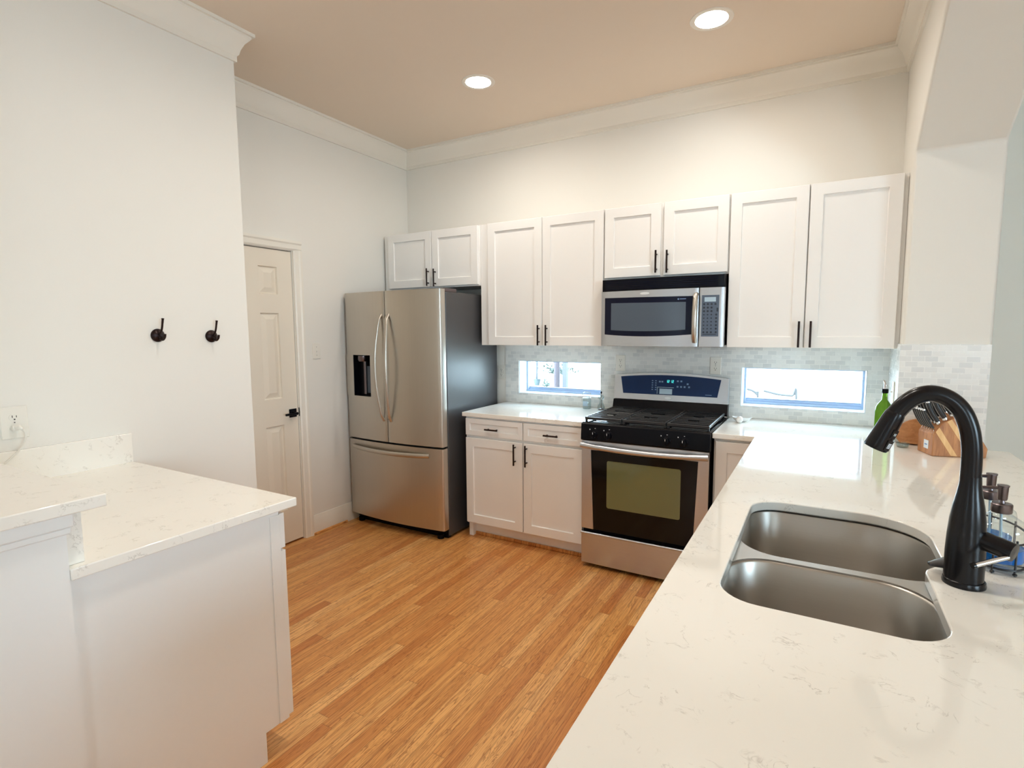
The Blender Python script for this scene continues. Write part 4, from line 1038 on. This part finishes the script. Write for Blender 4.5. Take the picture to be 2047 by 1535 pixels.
# wooden board and small white container behind it
t = thing('wooden_board', (3.640, -.535, ZW), 'round-topped wooden board leaning on the tiled jamb behind the knife block', 'cutting board')
pts = [(-.080, 0), (.080, 0), (.098, .022)]+[(.102*math.cos(a), .040+.088*math.sin(a)) for a in [k*PI/18 for k in range(0, 19)]]+[(-.098, .022)]
bm = new_bm(); th_ = .024; lean = math.radians(16); bd_ = Vector((1, -.12, 0)).normalized(); bn = Vector((-bd_.y, bd_.x, 0))
upv = Vector((0, 0, 1))*math.cos(lean)+bn*math.sin(lean)*1.0; dpv = bn*math.cos(lean)-Vector((0, 0, 1))*math.sin(lean)
o0 = Vector((3.634, -.520, ZW+.0075))
A = [bm.verts.new(o0+bd_*u+upv*v) for u, v in pts]; B = [bm.verts.new(o0+bd_*u+upv*v+dpv*th_) for u, v in pts]
fs = [bm.faces.new(A), bm.faces.new(B)]+[bm.faces.new((A[i], A[(i+1) % len(pts)], B[(i+1) % len(pts)], B[i])) for i in range(len(pts))]
bmesh.ops.recalc_face_normals(bm, faces=fs); o = part('board', bm, 'board', t, ang=40); bev(o, .004, 3)
t = thing('glass_dish', (3.545, -.585, ZW), 'small clear glass dish in front of the wooden board', 'dish')
bm = new_bm(); lathe(bm, [(.020, 0), (.024, .003), (.027, .022), (.025, .022), (.022, .005), (0, .004)], (3.555, -.590, ZW), 22, cap1=False); part('dish', bm, 'clearglass', t, ang=50)

# soap dispensers in wire caddy
t = thing('wire_caddy', (3.583, -2.04, ZW), 'black wire caddy holding the two soap bottles at the right edge', 'caddy')
c1, c2 = Vector((3.585, -2.085, 0)), Vector((3.590, -1.965, 0))
bm = new_bm()
def oval(z, ex=.064, ey=.118, cx=3.588, cy=-2.025): return [(cx+ex*math.cos(a), cy+ey*math.sin(a), z) for a in [k*PI/18 for k in range(37)]]
tube(bm, oval(ZW+.014), .0026, 8, caps=False); tube(bm, oval(ZW+.075), .0026, 8, caps=False)
for a in (-1.25, -.5, .5, 1.25, PI-1.25, PI-.5, PI+.5, PI+1.25):
    x, y = 3.588+.064*math.cos(a), -2.025+.118*math.sin(a); tube(bm, [(x, y, ZW+.004), (x, y, ZW+.085)], .0024, 8)
    lathe(bm, [(.001, 0), (.0045, .003), (.0045, .006), (.001, .009)], (x, y, ZW), 10)
for y in (-2.10, -2.06, -2.02, -1.98, -1.94): 
    e = .064*math.sqrt(max(0, 1-((y+2.025)/.118)**2)); tube(bm, [(3.588-e, y, ZW+.013), (3.588+e, y, ZW+.013)], .0022, 8)
part('wire_frame', bm, 'blackmatte', t)
def soap(cx, cy, label, liquid):
    t = thing('soap_bottle', (cx, cy, ZW+.017), label, 'soap dispenser', 'glass soap dispensers in the wire caddy')
    z = ZW+.017
    bm = new_bm(); lathe(bm, [(.046, 0), (.054, .004), (.0555, .080), (.053, .092), (.036, .104), (.022, .114), (.019, .118), (.019, .122)], (cx, cy, z), 32, sx=1, sy=.98, cap1=False); part('bottle_glass', bm, 'soapglass', t, ang=50)
    bm = new_bm(); lathe(bm, [(.040, 0), (.047, .003), (.048, .020+.014*liquid), (0, .0205+.014*liquid)], (cx, cy, z+.003), 28, cap1=False); part('soap_liquid', bm, 'blue', t, 'bright blue liquid soap')
    bm = new_bm(); lathe(bm, [(.0195, 0), (.0205, .002), (.0205, .020), (.019, .022), (.006, .0225), (.0045, .030)], (cx, cy, z+.118), 24); part('collar', bm, 'gun', t)
    bm = new_bm(); lathe(bm, [(.0085, 0), (.0095, .003), (.0105, .032), (.0118, .033), (.0118, .036), (.0, .0365)], (cx, cy, z+.148), 22, cap1=False); tube(bm, [(cx-.008, cy, z+.176), (cx-.044, cy+.006, z+.172)], [.0042, .0034], 10); part('pump_head', bm, 'gun', t)
    bm = new_bm(); tube(bm, [(cx, cy, z+.118), (cx+.004, cy, z+.02)], .0028, 8); part('dip_tube', bm, 'lcd', t)
soap(3.588, -2.083, 'front glass soap dispenser with blue soap at the right edge', 1.0)
soap(3.592, -1.962, 'rear glass soap dispenser partly hidden behind the faucet', .2)

# ================================================================== outside the low windows
struct('floor_patio', box(new_bm(), -9, 9, .25, 14, -.35, -.25), 'ground', 'pale concrete patio outside')
bm = new_bm(); box(bm, 1.55, 9, 5.2, 5.4, -.25, 2.6)
for k in range(17): box(bm, 1.55, 9, 5.188, 5.2, -.2+k*.16, -.2+k*.16+.148)
solo('neighbour_wall', bm, 'siding', 'sunlit white siding of the house outside the right window', 'house')
def grow(name, c, r, label, cat, n=90, m='leaf', grp=None, parent=None):
    bm = new_bm(); rnd = random.Random(len(name)*7+int(c[0]*10))
    for k in range(n):
        p = Vector((rnd.gauss(0, .42), rnd.gauss(0, .42), rnd.gauss(0, .42)))*r[0]; p = Vector((p.x, p.y*r[1]/r[0], abs(p.z)*r[2]/r[0]))+Vector(c)
        a = Vector((rnd.uniform(-1, 1), rnd.uniform(-1, 1), rnd.uniform(-1, 1))).normalized(); s = rnd.uniform(.05, .09)*max(.5, r[0]); b = a.orthogonal().normalized()
        bm.faces.new([bm.verts.new(q) for q in (p-a*s, p-b*s*.5, p+a*s, p+b*s*.5)])
    if parent is not None: return part(name, bm, m, parent)
    return solo(name, bm, m, label, cat, grp)
t = thing('potted_plant', (-1.31, 5, -.25), 'teal pot with a slender trunk outside the left window', 'plant')
bm = new_bm(); lathe(bm, [(.05, 0), (.05, .70)], (-1.31, 5, -.25), 16); part('stand', bm, 'siding', t)
bm = new_bm(); lathe(bm, [(.045, 0), (.075, .115), (.075, .125), (.06, .125)], (-1.305, 5, .48), 20); part('pot', bm, 'pot', t)
bm = new_bm(); tube(bm, [(-1.31, 5, .60), (-1.30, 5, 1.4)], .022, 8); part('trunk', bm, 'post', t)
t = thing('garden_tree', (-1.0, 5.2, -.25), 'reddish tree with low foliage outside the left window', 'tree')
bm = new_bm(); tube(bm, [(-1.0, 5.2, -.25), (-.99, 5.2, 2.6)], [.06, .05], 10); tube(bm, [(-1.0, 5.2, .85), (-1.3, 5.5, 1.0), (-1.6, 5.6, 1.05)], [.03, .02, .012], 8); part('trunk', bm, 'bark', t)
grow('foliage', (-1.42, 5.5, .98), (.34, .2, .09), None, None, 160, 'leaf', None, t)
bm = new_bm(); box(bm, -1.9, -1.02, 6.1, 6.4, -.25, .60); solo('garden_wall', bm, 'siding', 'low white garden wall under the hedge outside the left window', 'wall')
grow('low_hedge', (-1.45, 6.2, .62), (.42, .2, .16), 'low dark hedge seen through the left window', 'hedge', 260)
t = thing('garden_plant', (-.96, 4.7, -.25), 'small leafy plant at the foot of the reddish tree', 'plant')
bm = new_bm(); tube(bm, [(-.96, 4.7, -.25), (-.95, 4.7, .6)], .012, 8); part('stem', bm, 'leaf', t)
grow('foliage', (-.96, 4.7, .45), (.10, .10, .22), None, None, 60, 'leaf', None, t)
bm = new_bm(); box(bm, -.80, -.72, 5, 5.08, -.25, 2.6); solo('porch_post', bm, 'post', 'dark porch post in the middle of the left window view', 'post')
bm = new_bm(); box(bm, -.60, 1.4, 5.3, 5.5, -.25, 1.7); 
solo('garden_wall', bm, 'siding', 'white wall right of the porch post outside the left window', 'wall')
bm = new_bm(); box(bm, -.12, -.10, 5.28, 5.30, -.25, 1.7); solo('downpipe', bm, 'lcd', 'pale downpipe on the white wall outside the left window', 'pipe')
for k, (p, lab) in enumerate(((( (2.45, 3, .795), (2.52, 3, .775), (2.565, 3, .735), (2.575, 3, .69), (2.57, 3, -.25)), 'looped dark cable outside the right window, at its left end'), (((2.62, 3.2, .76), (2.78, 3.2, .725), (2.92, 3.2, .72), (2.96, 3.2, .735), (2.97, 3.2, -.25)), 'thin sagging cable outside the right window'))):
    bm = new_bm(); tube(bm, spline(p, 6), .014, 8); solo('garden_cable', bm, 'cable', lab, 'cable', 'cables outside the right window')
